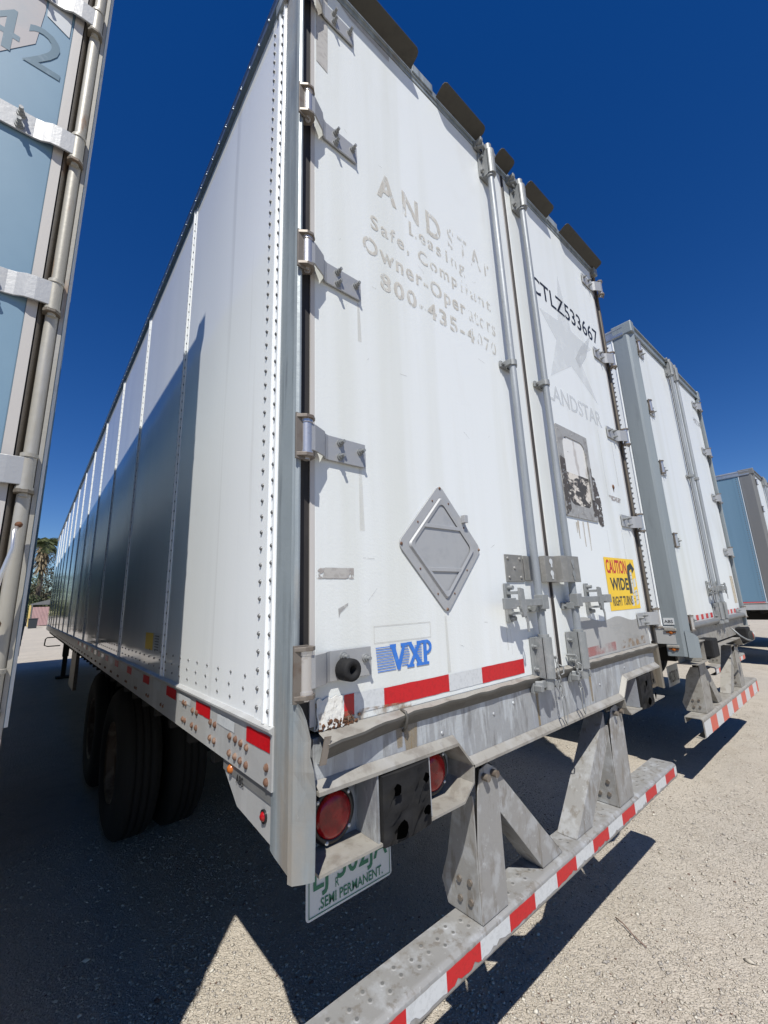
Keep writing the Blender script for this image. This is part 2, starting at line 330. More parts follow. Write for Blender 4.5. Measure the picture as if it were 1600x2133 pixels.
def rails(t,w,zr0,zr1,zt,ztop,L,side,matlow='lowrail',mattop='roofrail',rivets=False,ins=0):
    X=ins if side==0 else w-ins; d=-1 if side==0 else 1
    mb=MB()
    pr=[(X+d*.006,zr0),(X+d*.006,zr1-.012),(X+d*.016,zr1-.004),(X+d*.016,zr1+.002),(X-d*.0,zr1+.008),(X-d*.02,zr1+.004),(X-d*.02,zr0+.006),(X-d*.05,zr0+.006),(X-d*.05,zr0)]
    if side: pr=pr[::-1]
    mb.prism(pr,'y',.062,L)
    low=mb.build('bottom_rail',matlow,t,fix=True)
    mb=MB()
    pr=[(X+d*.004,zt-.004),(X+d*.018,zt+.004),(X+d*.018,zt+.03),(X+d*.009,zt+.036),(X+d*.009,ztop-.035),(X+d*.014,ztop-.022),(X+d*.006,ztop-.004),(X-d*.02,ztop),(X-d*.06,ztop),(X-d*.06,zt-.004)]
    mb.prism(pr,'y',.04,L)
    if rivets:
        for i in range(90): mb.dome((X+d*.009,.12+i*.1,(zt+ztop)/2+.005),(d,0,0),.0075,.006,0,6); mb.dome((X+d*.018,.1+i*.1,zt+.018),(d,0,0),.006,.005,0,6)
    top=mb.build('top_rail',mattop,t)
    return low,top
def wheels(t,w,ys,x_out=.07,dual=True,zc=None,rr=.51):
    zc=G+rr-.006 if zc is None else zc
    for y in ys:
        MB().cyl((.2,y,zc),(w-.2,y,zc),.065,12).box(.62,w-.62,y-.09,y+.09,zc-.07,zc+.09).build('axle','void',t)
        for s in (0,1):
            for k in range(2 if dual else 1):
                xo=x_out+k*.31; x0=xo if s==0 else w-xo; dx=1 if s==0 else -1
                W_=.27
                prof=[(.02,.27),(0,.33),(0,.42),(.018,.475),(.04,.498),(.055,rr)]
                for q in (.09,.135,.18): prof+=[(q-.006,rr),(q-.005,rr-.012),(q+.005,rr-.012),(q+.006,rr)]
                prof+=[(W_-.055,rr),(W_-.04,.498),(W_-.018,.475),(W_,.42),(W_,.33),(W_-.02,.27)]
                tb=MB().lathe((x0,y,zc),(dx,0,0),prof,36); o=tb.build('tyre','tyre',None)
                # wheel = part, tyre and rim = sub-parts
                wh=MB().lathe((x0,y,zc),(dx,0,0),[(.10,0),(.10,.09),(.06,.12),(.06,.15)],20).build('wheel','rim',t)
                for v in o.data.vertices: v.co.z-=G
                o.parent=wh
                rb=MB().lathe((x0,y,zc),(dx,0,0),[(.02,.272),(.012,.268),(.03,.25),(.12,.235),(.13,.15),(.10,.14)],28)
                for i in range(10):
                    a=2*math.pi*i/10; rb.cyl((x0+dx*.11,y+.19*math.cos(a),zc+.19*math.sin(a)),(x0+dx*.135,y+.19*math.cos(a),zc+.19*math.sin(a)),.016,6)
                rb.build('rim','rim',wh)
def undercarriage(t,w,zr0,L,ys,gear_y=12.9,detail=True,mirror_skirt=False):
    mb=MB().box(.03,w-.03,.10,L-.02,zr0+.02,zr0+.05)
    for k in range(int((L-1)/.3)):
        y=.35+k*.3; mb.box(.05,w-.05,y-.02,y+.02,zr0-.085,zr0+.02)
    for x in (.78,w-.78): mb.box(x-.06,x+.06,.3,min(L-6,9),zr0-.24,zr0-.085)
    mb.build('underframe','void',t)
    wheels(t,w,ys)
    mb=MB()
    for x in (.36,w-.36):
        mb.box(x-.065,x+.065,gear_y-.065,gear_y+.065,zr0-.62,zr0); mb.box(x-.05,x+.05,gear_y-.05,gear_y+.05,G+.05,zr0-.6); mb.box(x-.15,x+.15,gear_y-.15,gear_y+.15,G,G+.05)
    mb.box(.36,w-.36,gear_y-.04,gear_y+.04,zr0-.42,zr0-.34)
    lg=mb.build('landing_gear','void',t,bevel=.008)
    MB().tube([(.3,gear_y-.1,zr0-.12),(-.06,gear_y-.1,zr0-.12),(-.09,gear_y-.14,zr0-.15),(-.10,gear_y-.16,zr0-.30),(-.03,gear_y-.16,zr0-.33),(.22,gear_y-.16,zr0-.33)],.014).build('crank_handle','void',lg)
def uhinge(t,xp,z0,d,h=.078,L=.225,big=False,yp=-.040,mats=('strap','bracket','pin','bolt'),bolts=True,yoff=0,slim=False):
    """door hinge: strap is the part; bracket, pin, bolts are its sub-parts. xp pin centre, z0 bottom of strap, d=+1 strap runs to +x"""
    def X(a): return xp+d*a
    yp+=yoff
    pts=[(0,yp-.014),(.02,yp-.014),(.055,yp+.004),(.066,-.030+yoff),(.078,-.016+yoff),(.09,-.011+yoff),(L,-.011+yoff)]
    if slim: pts=[(0,yp-.014),(.04,yp-.014),(.062,yp-.012),(.082,-.014),(.10,-.011),(L,-.011)]
    th=.006
    poly=[(X(a),b) for a,b in pts]+[(X(a),b+th) for a,b in pts[::-1]]
    z1=z0+h
    mb=MB().prism(poly,'z',z0,z1); o=mb.build('hinge',mats[0],t,bevel=.0012)
    MB().cyl((xp,yp,z0-.004),(xp,yp,z1+.002),.0165,16).cyl((xp,yp,z1+.002),(xp,yp,z1+.012),.019,12).cyl((xp,yp,z0-.012),(xp,yp,z0-.004),.019,12).cyl((xp,yp,z0-.028),(xp,yp,z0-.012),.010,8).build('hinge_pin',mats[2],o)
    # bracket : back plate + two lugs
    bb=MB()
    if not slim: bb.box(min(X(-.036),X(.004)),max(X(-.036),X(.004)),-.046+yoff,-.040+yoff,z0-.030,z1+.026)
    for za in ((z0-.020,) if slim else (z0-.022,z1+.012)):
        lug=[(X(-.020),yp+.016),(X(-.020),yp-.004),(X(-.008),yp-.018),(X(.010),yp-.018),(X(.020),yp-.006),(X(.020),yp+.016)] if slim else [(X(-.036),-.044+yoff),(X(-.034),yp-.006),(X(-.012),yp-.022),(X(.008),yp-.024),(X(.022),yp-.010),(X(.022),yp+.012),(X(.0),-.012+yoff)]
        bb.prism(lug,'z',za,za+.010)
    bb.build('hinge_bracket',mats[1],o,bevel=.001)
    if bolts:
        for a,zz in ((.132,z0+h*.78),(.132,z0+h*.22),(L-.022,z0+h*.62)):
            if big and a<.2 and zz<z0+h*.5: continue
            b=MB(); b.cyl((X(a),-.011+yoff,zz),(X(a),-.016+yoff,zz),.0115,12).cyl((X(a),-.016+yoff,zz),(X(a),-.024+yoff,zz),.008,10).cyl((X(a),-.024+yoff,zz),(X(a),-.036+yoff,zz),.0055,8)
            b.build('bolt','cast',o)
    return o
def lock_rod(t,x,z0,z1,d,mats=('pipe','cast'),handle=True,y=-.045,hl=.33,simple=False):
    """vertical lock rod; d = direction the handle points"""
    r=.0165
    o=MB().cyl((x,y,z0),(x,y,z1),r,16).build('lock_rod',mats[0],t)
    # upper and lower bearing housings
    for nm,za,zb,up in (('upper_cam',z1-.17,z1-.01,1),('lower_cam',z0+.01,z0+.17,-1)):
        h=MB(); n=8
        poly=[(x-.045,-.004),(x-.045,-.012),(x-.026,-.014),(x-.026,y-.010)]+[(x-.026+.026+.026*math.cos(math.radians(180+k*180/n)),y-.006+.026*math.sin(math.radians(180+k*180/n))) for k in range(n+1)]+[(x+.026,-.014),(x+.045,-.012),(x+.045,-.004)]
        h.prism(poly,'z',za,zb)
        h.cyl((x,y,za-.012 if up==1 else zb),(x,y,za if up==1 else zb+.012),.023,14)
        if not simple:
            for zz in (za+.035,zb-.035):
                for sx in (-.037,.037): h.cyl((x+sx,-.012,zz),(x+sx,-.032,zz),.006,8); h.cyl((x+sx,-.012,zz),(x+sx,-.018,zz),.010,8)
        c=h.build(nm,mats[1],o,bevel=.003)
        # cam hook and keeper
        zc=z1+.012 if up==1 else z0-.012
        k=MB(); k.cyl((x,y,zc-.022),(x,y,zc+.022),.021,12)
        k.prism([(x-.012,y),(x-.05,y-.004),(x-.068,y+.022),(x-.052,y+.030),(x-.040,y+.014),(x-.010,y+.018)],'z',zc-.014,zc+.014)
        k.prism([(x+.010,y-.012),(x+.040,y-.016),(x+.062,y+.012),(x+.05,y+.028),(x+.032,y+.006),(x+.012,y+.012)],'z',zc-.012,zc+.012)
        kp=zc+(.012 if up==1 else -.012)
        k.box(x-.075,x+.07,-.020,-.004,kp-.022,kp+.022)
        k.box(x-.075,x-.055,-.055,-.020,kp-.012,kp+.012); k.box(x+.052,x+.07,-.05,-.020,kp-.012,kp+.012)
        k.build('cam_keeper',mats[1],o,bevel=.003)
    def clamp(zc):
        c=MB().cyl((x,y,zc-.014),(x,y,zc+.014),.0225,14).box(x-.05,x+.046,-.014,-.004,zc-.016,zc+.016)
        c.box(x-.030,x-.018,y-.008,-.006,zc-.014,zc+.014).box(x+.018,x+.030,y-.008,-.006,zc-.014,zc+.014)
        c.cyl((x-.038,-.012,zc),(x-.038,-.024,zc),.007,8)
        c.build('rod_guide',mats[1],o,bevel=.0015)
    clamp(z0+(z1-z0)*.525); 
    if not simple: clamp(z0+(z1-z0)*.105)
    if handle:
        zh=z0+.315; h=MB()
        h.box(x-.024,x+.024,y-.030,y+.010,zh-.030,zh+.030)
        xe=x+d*hl; a,b=sorted((x+d*.015,xe-d*.06))
        h.box(a,b,y-.026,y-.017,zh-.014,zh+.014)
        a,b=sorted((xe-d*.07,xe)); h.prism([(a,-.034+y+.014),(b,-.040+y+.014),(b,-.030+y+.014),(a,-.022+y+.014)],'z',zh-.021,zh+.021)
        h.build('lock_handle',mats[1],o,bevel=.002)
        xc=x+d*(hl*.62); h=MB()
        h.box(xc-.018,xc+.018,-.012,-.003,zh-.075,zh+.080)
        h.prism([(xc-.016,zh+.06),(xc-.018,zh-.02),(xc-.004,zh-.055),(xc+.012,zh-.05),(xc+.024,zh-.012),(xc+.014,zh+.012),(xc+.010,zh+.055)],'y',-.078,-.066)
        h.box(xc-.013,xc+.013,-.070,-.010,zh+.035,zh+.047); h.box(xc-.013,xc+.013,-.075,-.010,zh-.044,zh-.034)
        for zz in (zh+.062,zh-.060): h.cyl((xc+.004,-.012,zz),(xc+.004,-.034,zz),.009,10)
        h.tube([(xc+.012,-.07,zh-.04),(xc+.016,-.075,zh-.075),(xc+.022,-.072,zh-.11),(xc+.032,-.07,zh-.11),(xc+.030,-.072,zh-.07),(xc+.02,-.07,zh-.035)],.003,6)
        h.build('handle_catch',mats[1],o,bevel=.0015)
    return o
def bumper(t,w,zb,zt,x0,x1,legs,zl,y0=0,depth=.13,mt='galv_bump',tape=None,tm=('red','whitetape'),first=0,braces=True,seg=.1565,dimples=True,endcap=False):
    zm=zb+(zt-zb)*.5; r=.012
    prof=[(y0+.02,zb),(y0+.006,zb+.006),(y0,zb+r+.004),(y0,zt-r-.006),(y0+.004,zt-.007),(y0+r+.003,zt-.001),(y0+.02,zt),(y0+depth,zt),(y0+depth,zt-.05),(y0+depth-.005,zt-.05),(y0+depth-.005,zt-.006),(y0+.022,zt-.006),(y0+.007,zt-.014),(y0+.006,zb+.016),(y0+.02,zb+.006),(y0+.07,zb+.006),(y0+.07,zb)]
    mb=MB(); mb.prism(prof,'x',x0,x1,0)
    if dimples:
        n=int((x1-x0)/.055)
        for i in range(n):
            xx=x0+.05+i*.055
            if any(a-.02<xx<b+.02 for a,b in legs): continue
            for yy in ((.050,.082) if i%2 else (.066,.098)):
                mb.lathe((xx,y0+yy,zt),(0,0,1),[(.0,.0095),(.0012,.0075),(.0012,.0055)],10,0); mb.cyl((xx,y0+yy,zt),(xx,y0+yy,zt+.0009),.0052,9,1)
    o=mb.build('bumper',[mt,'darkpost'],t)
    h0,h1=tape
    x=x0+first; k=0; red=MB(); wh=MB()
    edges=[]
    while x<x1-.02:
        e=min(x+seg,x1-.012); edges.append((max(x,x0+.004),e,k%2)); x+=seg; k+=1
    for a,b,c in edges:
        m=MB(); n=10
        top=[(a+(b-a)*i/n,h1+rng.uniform(-.0012,.0006)) for i in range(n+1)]
        bot=[(a+(b-a)*i/n,h0+(rng.uniform(0,.004) if rng.random()<.85 else rng.uniform(.004,.014))) for i in range(n+1)]
        top[0]=(a,h1);top[-1]=(b,h1); bot[0]=(a,h0); bot[-1]=(b,h0)
        m.add([(p[0],y0-.0015,p[1]) for p in top]+[(p[0],y0-.0015,p[1]) for p in bot],[(i,i+1,i+2+n,i+1+n) for i in range(n)])
        m.build('reflective_tape',tm[0] if c else tm[1],o)
    for i,(a,b) in enumerate(legs):
        inner = b if i==0 else a; sgn=1 if i==0 else -1
        m=MB(); th=.005
        # front web with notched top, two side flanges
        m.prism([(a,zt+.002),(b,zt+.002),(b,zl-.03),(a+(b-a)*.62,zl),(a+(b-a)*.3,zl-.01),(a+.022,zl-.075),(a+.002,zl-.24)],'y',y0+.014,y0+.014+th)
        fl=[(y0+.019,zt+.002),(y0+depth+.03,zt+.002),(y0+depth+.055,zt+.07),(y0+depth+.02,zt+.16),(y0+.12,zl-.16),(y0+.075,zl-.07),(y0+.035,zl-.03),(y0+.019,zl-.06)]
        m.prism([(p[0],min(p[1],zl-.08)) for p in fl],'x',a,a+th)
        m.prism(fl,'x',b-th,b)
        for yy,zz in ((.055,.05),(.055,.105),(.10,.045),(.10,.10)):
            m.cyl((a,y0+yy,zt+zz),(a-.007,y0+yy,zt+zz),.010,6,1)
        for xx in (a+(b-a)*.42,a+(b-a)*.78): m.cyl((xx,y0+.014,zl-.035),(xx,y0-.010,zl-.035),.0125,8,1)
        lg=m.build('bumper_upright',[mt,'bracket'],o,bevel=.003)
        if braces:
            # boxed diagonal from the top of the upright to the beam
            ax=inner; tz=zl-.02; bx=inner+sgn*.385; q=MB()
            dx,dz=(bx-ax),(zt-tz); ln=math.hypot(dx,dz); nx,nz=-dz/ln*sgn,dx/ln*sgn
            hw=.052
            A=[(ax-sgn*.002,tz),(ax-sgn*.002,tz-.135),(inner+sgn*.26,zt+.002),(inner+sgn*.41,zt+.002)]
            q.prism(A,'y',y0+.032,y0+.037); q.prism(A,'y',y0+.115,y0+.120)
            q.add([(A[0][0],y0+.032,A[0][1]),(A[0][0],y0+.12,A[0][1]),(A[3][0],y0+.12,A[3][1]),(A[3][0],y0+.032,A[3][1])],[(0,1,2,3)])
            q.add([(A[1][0],y0+.032,A[1][1]),(A[1][0],y0+.12,A[1][1]),(A[2][0],y0+.12,A[2][1]),(A[2][0],y0+.032,A[2][1])],[(0,1,2,3)])
            q.build('bumper_brace',mt,o,bevel=.003)
    return o
def lamp(t,x,z,y,r=.058,name='tail_lamp'):
    o=MB().lathe((x,y,z),(0,-1,0),[(0,r+.014),(.012,r+.013),(.018,r+.006),(.018,r-.002),(.012,r-.003)],36)
    for a in (40,140,250,320): o.dome((x+(r+.006)*math.cos(math.radians(a)),y-.017,z+(r+.006)*math.sin(math.radians(a))),(0,-1,0),.0055,.004,1,8)
    o=o.build(name,['lamp_black','rivet_l'],t)
    mb=MB().lathe((x,y,z),(0,-1,0),[(.012,r-.002),(.020,r-.004),(.026,r*.75),(.030,r*.4),(.031,.001)],36)
    mb.build('lamp_lens','lens',o)
    return o

# ================================================================== nearest trailer
A=thing('semi_trailer',(0,0,G),'nearest white box trailer with worn ghost lettering and a metal diamond placard holder','trailer','semi trailers parked in a row')
W=2.6; SE=[1.245+1.2188*k for k in range(12)]
side_panel(A,W,1.20,3.857,16.1,0,seams=SE)
side_panel(A,W,1.20,3.857,16.1,1,detail=0,matn='side_plain')
lowL,_=rails(A,W,1.056,1.197,3.855,3.965,16.1,0,rivets=True)
rails(A,W,1.056,1.197,3.855,3.965,16.1,1)
MB().box(.02,W-.02,.05,16.1,3.955,3.985).build('roof','alu',A)
MB().box(.02,W-.02,16.08,16.12,1.06,3.96).build('front_wall','side_plain',A,bevel=.01)
undercarriage(A,W,1.056,16.1,(2.95,4.2))
MB().box(.06,.10,6.2,6.9,.5,1.056).box(.62,.66,5.5,6.9,.72,1.056).build('slider_bracket','bracket',A)
# side: bolts on the lower rail
bl=MB(); px=[(.345,1.128),(.30,1.128),(.26,1.126),(.218,1.124),(.345,1.082),(.30,1.082),(.26,1.081),(.218,1.08),(.52,1.136),(.478,1.135),(.52,1.088),(.478,1.087),(.72,1.14),(.67,1.14),(.72,1.09),(.67,1.09),(.09,1.105),(.09,1.072),(.84,1.15),(.81,1.15),(.84,1.09),(.81,1.09)]
for y_,z_ in px: bl.dome((-.006,y_,z_),(-1,0,0),.0105,.008,0,8)
for k in range(30):
    for j in (0,.04): bl.dome((-.006,1.15+k*.3+j,1.09),(-1,0,0),.009,.006,0,6)
o_=bl.build('bolts_tmp','bolt',lowL); me_=lowL.data; import bmesh as _b; q_=_b.new(); q_.from_mesh(me_); n_=len(q_.faces); q_.from_mesh(o_.data); q_.faces.ensure_lookup_table()
for f_ in q_.faces[n_:]: f_.material_index=1
q_.to_mesh(me_); q_.free(); me_.materials.append(M['bolt']); bpy.data.objects.remove(o_)
def sidetape(a,b,c,z0=1.140,z1=1.180,p=None):
    m=MB(); n=6
    m.add([(-.0075,a+(b-a)*i/n,z1+rng.uniform(-.002,.001)) for i in range(n+1)]+[(-.0075,a+(b-a)*i/n,z0+rng.uniform(0,.002)) for i in range(n+1)],[(i,i+1,i+2+n,i+1+n) for i in range(n)])
    m.build('reflective_tape',c,lowL)
sidetape(.072,.222,'red'); sidetape(.31,.46,'whitetape',1.142,1.172); sidetape(.53,.685,'red'); sidetape(.75,.905,'whitetape',1.148,1.176); sidetape(.955,1.11,'red')
for k in range(9): sidetape(1.22+k*.47,1.36+k*.47,'whitetape'); sidetape(1.455+k*.47,1.60+k*.47,'red')
MB().prism([(.41,1.056),(.41,1.022),(.30,.952),(.062,.932),(.062,1.056)],'x',.004,.010).build('corner_gusset','lowrail',A)
gs=MB().box(.001,.006,.062,.41,1.022,1.056).build('gusset_strip','darkpost',A)
text('ABS',(.305,.252,1.012,1.036),'left',0,bold=.02).build('lettering','black',gs)
MB().dome((.004,.118,.985),(-1,0,0),.0125,.012,0,14).cyl((.004,.118,.985),(-.001,.118,.985),.016,14,1).build('marker_lamp',['lens','lamp_black'],A)
MB().dome((.001,.345,1.038),(-1,0,0),.013,.012,0,12).build('amber_marker_lamp','amber',A)
st=MB(); st.add([(-.0015,y,z) for y,z in ((1.65,1.39),(1.47,1.39),(1.47,1.305),(1.65,1.305))],[(0,1,2,3)]); st.build('warning_sticker','yellow',A)
st=MB(); st.add([(-.0015,y,z) for y,z in ((1.435,1.39),(1.325,1.39),(1.325,1.30),(1.435,1.30))],[(0,1,2,3)])
so=st.build('data_sticker','palefilm',A)
st=MB()
for i in range(6): st.add([(-.003,y,z) for y,z in ((1.425,1.38-i*.013),(1.34,1.38-i*.013),(1.34,1.376-i*.013),(1.425,1.376-i*.013))],[(0,1,2,3)])
st.build('sticker_print','black',so)
# corner posts
def post(side):
    X=(lambda a:a) if side==0 else (lambda a:W-a)
    if side: n=[(-.02,.076),(-.02,.0),(-.016,-.006),(.004,-.006),(.008,.0),(.008,.03),(.08,.03),(.08,.076)]
    else: n=[(0,.076),(-.002,.05),(-.002,-.020),(.002,-.030),(.009,-.035),(.014,-.035),(.018,-.030),(.020,-.022),(.020,.03),(.08,.03),(.08,.076)]
    mb=MB(); pts=[(X(a),b) for a,b in n]
    zs=[.90,.93,1.2,1.8,2.4,3.0,3.5,3.99]
    rows=[[(p[0],p[1],z) for p in pts+[pts[0]]] for z in zs]
    # chamfered foot
    rows[0]=[(p[0],p[1],.915+.012*max(0,p[1]+.0)/.076 if p[1]>0 else .912) for p in pts+[pts[0]]]
    mb.sheet(rows,smooth=False)
    mb.add([rows[0][i] for i in range(len(pts))],[tuple(range(len(pts)))]); mb.add([rows[-1][i] for i in range(len(pts))],[tuple(range(len(pts)))])
    return mb.build('corner_post','galv' if side==0 else 'postbrown',A,bevel=.002)
pL=post(0); post(1)
# bent impact flange at the foot of the near post
rows=[]
for z,xi,yi,xo,yo in ((1.272,.002,-.042,.004,-.056),(1.262,.002,-.043,.010,-.060),(1.235,.004,-.044,.020,-.064),(1.19,.006,-.044,.030,-.068),(1.155,.008,-.044,.028,-.068),(1.125,.010,-.044,.034,-.074),(1.08,.016,-.044,.042,-.070),(1.02,.020,-.043,.046,-.062),(.95,.022,-.042,.047,-.058),(.897,.024,-.042,.047,-.056)):
    rows.append([(-.003,-.020,z),(.001,-.034,z),(xo*.5+.002,(-.036+yo)/2-.002,z),(xo,yo,z),(xo+.004,yo+.010,z),(xo+.006,yo+.05,z)])
MB().sheet(rows,th=(.002,.003,0),smooth=False).build('bent_post_flange','galv',pL,bevel=.002)
# seal strips and doors
for a,b in ((.020,.064),(W-.064,W-.008)): MB().box(a,b,.004,.03,1.2,3.95).build('door_seal','seal',A)
for a,b in ((.064,.079),(W-.079,W-.064)): MB().box(a,b,-.001,.03,1.2,3.95).build('door_edge_strip','sealpale',A)
xm=1.352
def doorleaf(x0,x1): return MB().box(x0,x1,0,.03,1.186,3.947).build('door','door',A,bevel=.003)
DL=doorleaf(.079,xm-.022); DR=doorleaf(xm+.022,W-.079)
MB().box(xm-.022,xm-.010,.002,.03,1.19,3.947).box(xm+.012,xm+.022,.002,.03,1.19,3.947).build('door_edge_strip','sealpale',A)
MB().prism([(xm-.010,.006),(xm-.003,-.004),(xm+.006,-.004),(xm+.012,.006),(xm+.012,.03),(xm-.010,.03)],'z',1.17,3.95).build('centre_seal','seal',A)
# header with visors
hd=MB().box(.034,W-.034,-.004,.06,3.950,3.972).box(.0,W,-.010,.06,3.972,4.012).box(.03,W-.03,-.006,.3,4.012,4.02)
for x in (.68,1.94): hd.box(x-.07,x+.07,-.016,-.010,3.985,4.035)
hd=hd.build('header','galv',A,bevel=.002)
for a,b in ((.02,.60),(.775,1.115),(1.262,1.40),(1.562,1.862),(2.035,2.60)):
    m=MB(); r=.018
    out=[(a,-.012),(a,-.060),(a+r*.3,-.068-.004),(a+r,-.078),(b-r,-.078),(b-r*.3,-.072),(b,-.060),(b,-.012)]
    m.add([(p[0],p[1],3.985+(-p[1]-.012)*.45) for p in out]+[(p[0],p[1],3.985+.003+(-p[1]-.012)*.45) for p in out],[tuple(range(8)),tuple(range(15,7,-1))]+[(i,i+8,(i+1)%8+8,(i+1)%8) for i in range(8)])
    m.build('visor_flap','visor',hd)
MB().box(-.012,.05,-.03,.10,3.93,3.995).box(-.016,.0,.0,.14,3.80,3.96).build('corner_cap','galv',A,bevel=.006)
MB().box(W-.05,W+.006,-.03,.10,3.93,3.99).build('corner_cap','galv',A,bevel=.006)
# hinges
HZ=[3.752,3.140,2.536,1.922,1.302]
for z in HZ:
    big=z<1.4
    uhinge(A,.030,z,1,L=.230,big=big); uhinge(A,W-.030,z,-1,L=.230)
rb=MB().lathe((.163,-.011,1.330),(0,-1,0),[(0,.026),(.004,.030),(.042,.029),(.047,.025),(.047,.012),(.02,.010),(.02,.001)],24)
rb.build('rubber_door_stop','rubber',A)
# lock rods
rodL=lock_rod(A,1.157,1.165,3.925,-1,hl=.285); rodR=lock_rod(A,1.470,1.165,3.925,1,hl=.37)
# lock hasp plates
h=MB().box(.992,1.125,-.006,-.001,1.567,1.682); h.box(1.125,1.255,-.012,-.006,1.572,1.680)
h.prism([(1.255,-.012),(1.262,-.034),(1.348,-.036),(1.348,-.031),(1.266,-.029),(1.259,-.008)],'z',1.565,1.684)
for x_,z_ in ((1.01,1.665),(1.10,1.665),(1.055,1.625),(1.012,1.585),(1.10,1.585)): h.dome((x_,-.006,z_),(0,-1,0),.008,.005,0,8)
hp=h.build('lock_hasp','hasp',A,bevel=.0015)
k=MB()
for zz in (1.598,1.652):
    k.cyl((1.312,-.0372,zz+.006),(1.312,-.0362,zz+.006),.014,14); k.box(1.308,1.320,-.0374,-.0363,zz-.020,zz)
k.build('hasp_keyholes','whitetape',hp)
h=MB().prism([(1.352,-.008),(1.362,-.060),(1.396,-.070),(1.515,-.072),(1.515,-.067),(1.398,-.065),(1.368,-.056),(1.358,-.004)],'z',1.563,1.686)
hp=h.build('lock_hasp','hasp',A,bevel=.0015)
k=MB()
for zz in (1.596,1.650):
    k.cyl((1.450,-.0732,zz+.006),(1.450,-.0722,zz+.006),.015,14); k.box(1.444,1.457,-.0734,-.0723,zz-.022,zz)
k.build('hasp_keyholes','cast',hp)
# safety chains
def chain(x,z0,n,dx=0):
    m=MB()
    for i in range(n):
        z=z0-i*.019; xx=x+dx*i; pts=[]
        for j in range(10):
            a=2*math.pi*j/10; u=.006*math.cos(a); v=.013*math.sin(a)
            pts.append((xx+(u if i%2 else 0),-.05+(0 if i%2 else u),z+v))
        m.tube(pts,.0019,5,closed=True)
    zz=z0-n*.019-.05; xx=x+dx*n
    m.tube([(xx-.010,-.055,zz+.055),(xx+.006,-.056,zz+.06),(xx+.014,-.056,zz+.04),(xx+.014,-.056,zz-.03),(xx+.002,-.056,zz-.052),(xx-.012,-.056,zz-.03),(xx-.012,-.056,zz+.035)],.0026,6,closed=True)
    m.tube([(xx+.004,-.05,z0-.02),(xx+.02,-.06,z0-.03),(xx+.018,-.06,z0-.055),(xx+.004,-.055,z0-.06)],.003,6)
    m.cyl((x,-.008,z0+.01),(x,-.05,z0+.012),.006,8)
    return m
chain(1.232,1.235,8,.0015).build('safety_chain','cast',rodL)
chain(1.405,1.225,7,.001).build('safety_chain','cast',rodR)
# markings on the left door
def decal(name,m,mt,parent=None,**kw): return m.build(name,mt,parent or DL,**kw)
Y=-.0014
decal('lettering',text('AND',(.363,.742,3.085,3.212),at=Y,bold=.03,sp=1.5),'ghost')
decal('lettering',text('STAr',(.79,1.11,3.10,3.215),at=Y,bold=.015,sp=1.5),'ghost2')
decal('lettering',text('Leas',(.535,.735,3.005,3.075),at=Y,bold=.02,sp=1.25),'ghost')
decal('lettering',text('ing',(.765,.90,2.985,3.07),at=Y,bold=.015,sp=1.25),'ghost2')
decal('lettering',text('Safe, Comp',(.325,.835,2.880,2.965),at=Y,bold=.02,sp=1.25),'ghost')
decal('lettering',text('liant',(.86,1.09,2.895,2.965),at=Y,bold=.015,sp=1.25),'ghost2')
decal('lettering',text('Owner-Oper',(.283,.88,2.752,2.85),at=Y,bold=.025,sp=1.2),'ghost')
decal('lettering',text('ators',(.90,1.11,2.765,2.835),at=Y,bold=.01,sp=1.2),'ghost2')
decal('lettering',text('800-435-4',(.362,.93,2.650,2.728),at=Y,bold=.03,sp=1.25),'ghost')
decal('lettering',text('070',(.95,1.10,2.655,2.725),at=Y,bold=.01,sp=1.25),'ghost2')
m=MB()
for x_,a,b,w_ in ((.602,1.45,1.262,.010),(.245,1.92,1.72,.012),(.255,2.53,2.38,.010),(.96,1.50,1.30,.004),(.985,1.49,1.28,.003)): m.add([(x_-w_/2,Y,a),(x_+w_/2,Y,a),(x_+w_,Y,b),(x_-w_*.6,Y,b)],[(0,1,2,3)])
build_each(m,'rain_streak',mat('dirty_rain_streak',(.52,.49,.42),.6,alpha=(14,(1,1,.15),.25,.7,.3)),DL)
m=MB()
for k in range(26):
    x_=rng.uniform(.1,1.3); z_=rng.uniform(1.28,3.3); l_=rng.uniform(.01,.05); a_=rng.uniform(-.9,.9); h_=.0012
    if abs(x_-1.157)<.05 or (abs(x_-.61)<.24 and abs(z_-1.69)<.25): continue
    m.add([(x_,Y,z_),(x_+l_*math.cos(a_),Y,z_+l_*math.sin(a_)),(x_+l_*math.cos(a_),Y,z_+l_*math.sin(a_)+h_),(x_,Y,z_+h_)],[(0,1,2,3)])
m.add([(x,Y,z) for x,z in ((.155,1.49),(.19,1.505),(.188,1.497),(.162,1.478),(.157,1.465))],[tuple(range(5))])
build_each(m,'scuff',mat('door_scuff',(.36,.35,.34),.6,alpha=(60,(1,1,1),.3,.5,.7)),DL)
m=MB()
for x_,a,b,w_ in ((2.20,2.55,2.1,.006),(2.33,1.91,1.6,.008),(1.80,1.40,1.30,.008),(2.40,2.52,2.20,.010),(2.10,1.88,1.75,.006)): m.add([(x_-w_/2,Y,a),(x_+w_/2,Y,a),(x_+w_,Y,b),(x_-w_*.6,Y,b)],[(0,1,2,3)])
build_each(m,'rain_streak',bpy.data.materials['dirty_rain_streak'],DR)
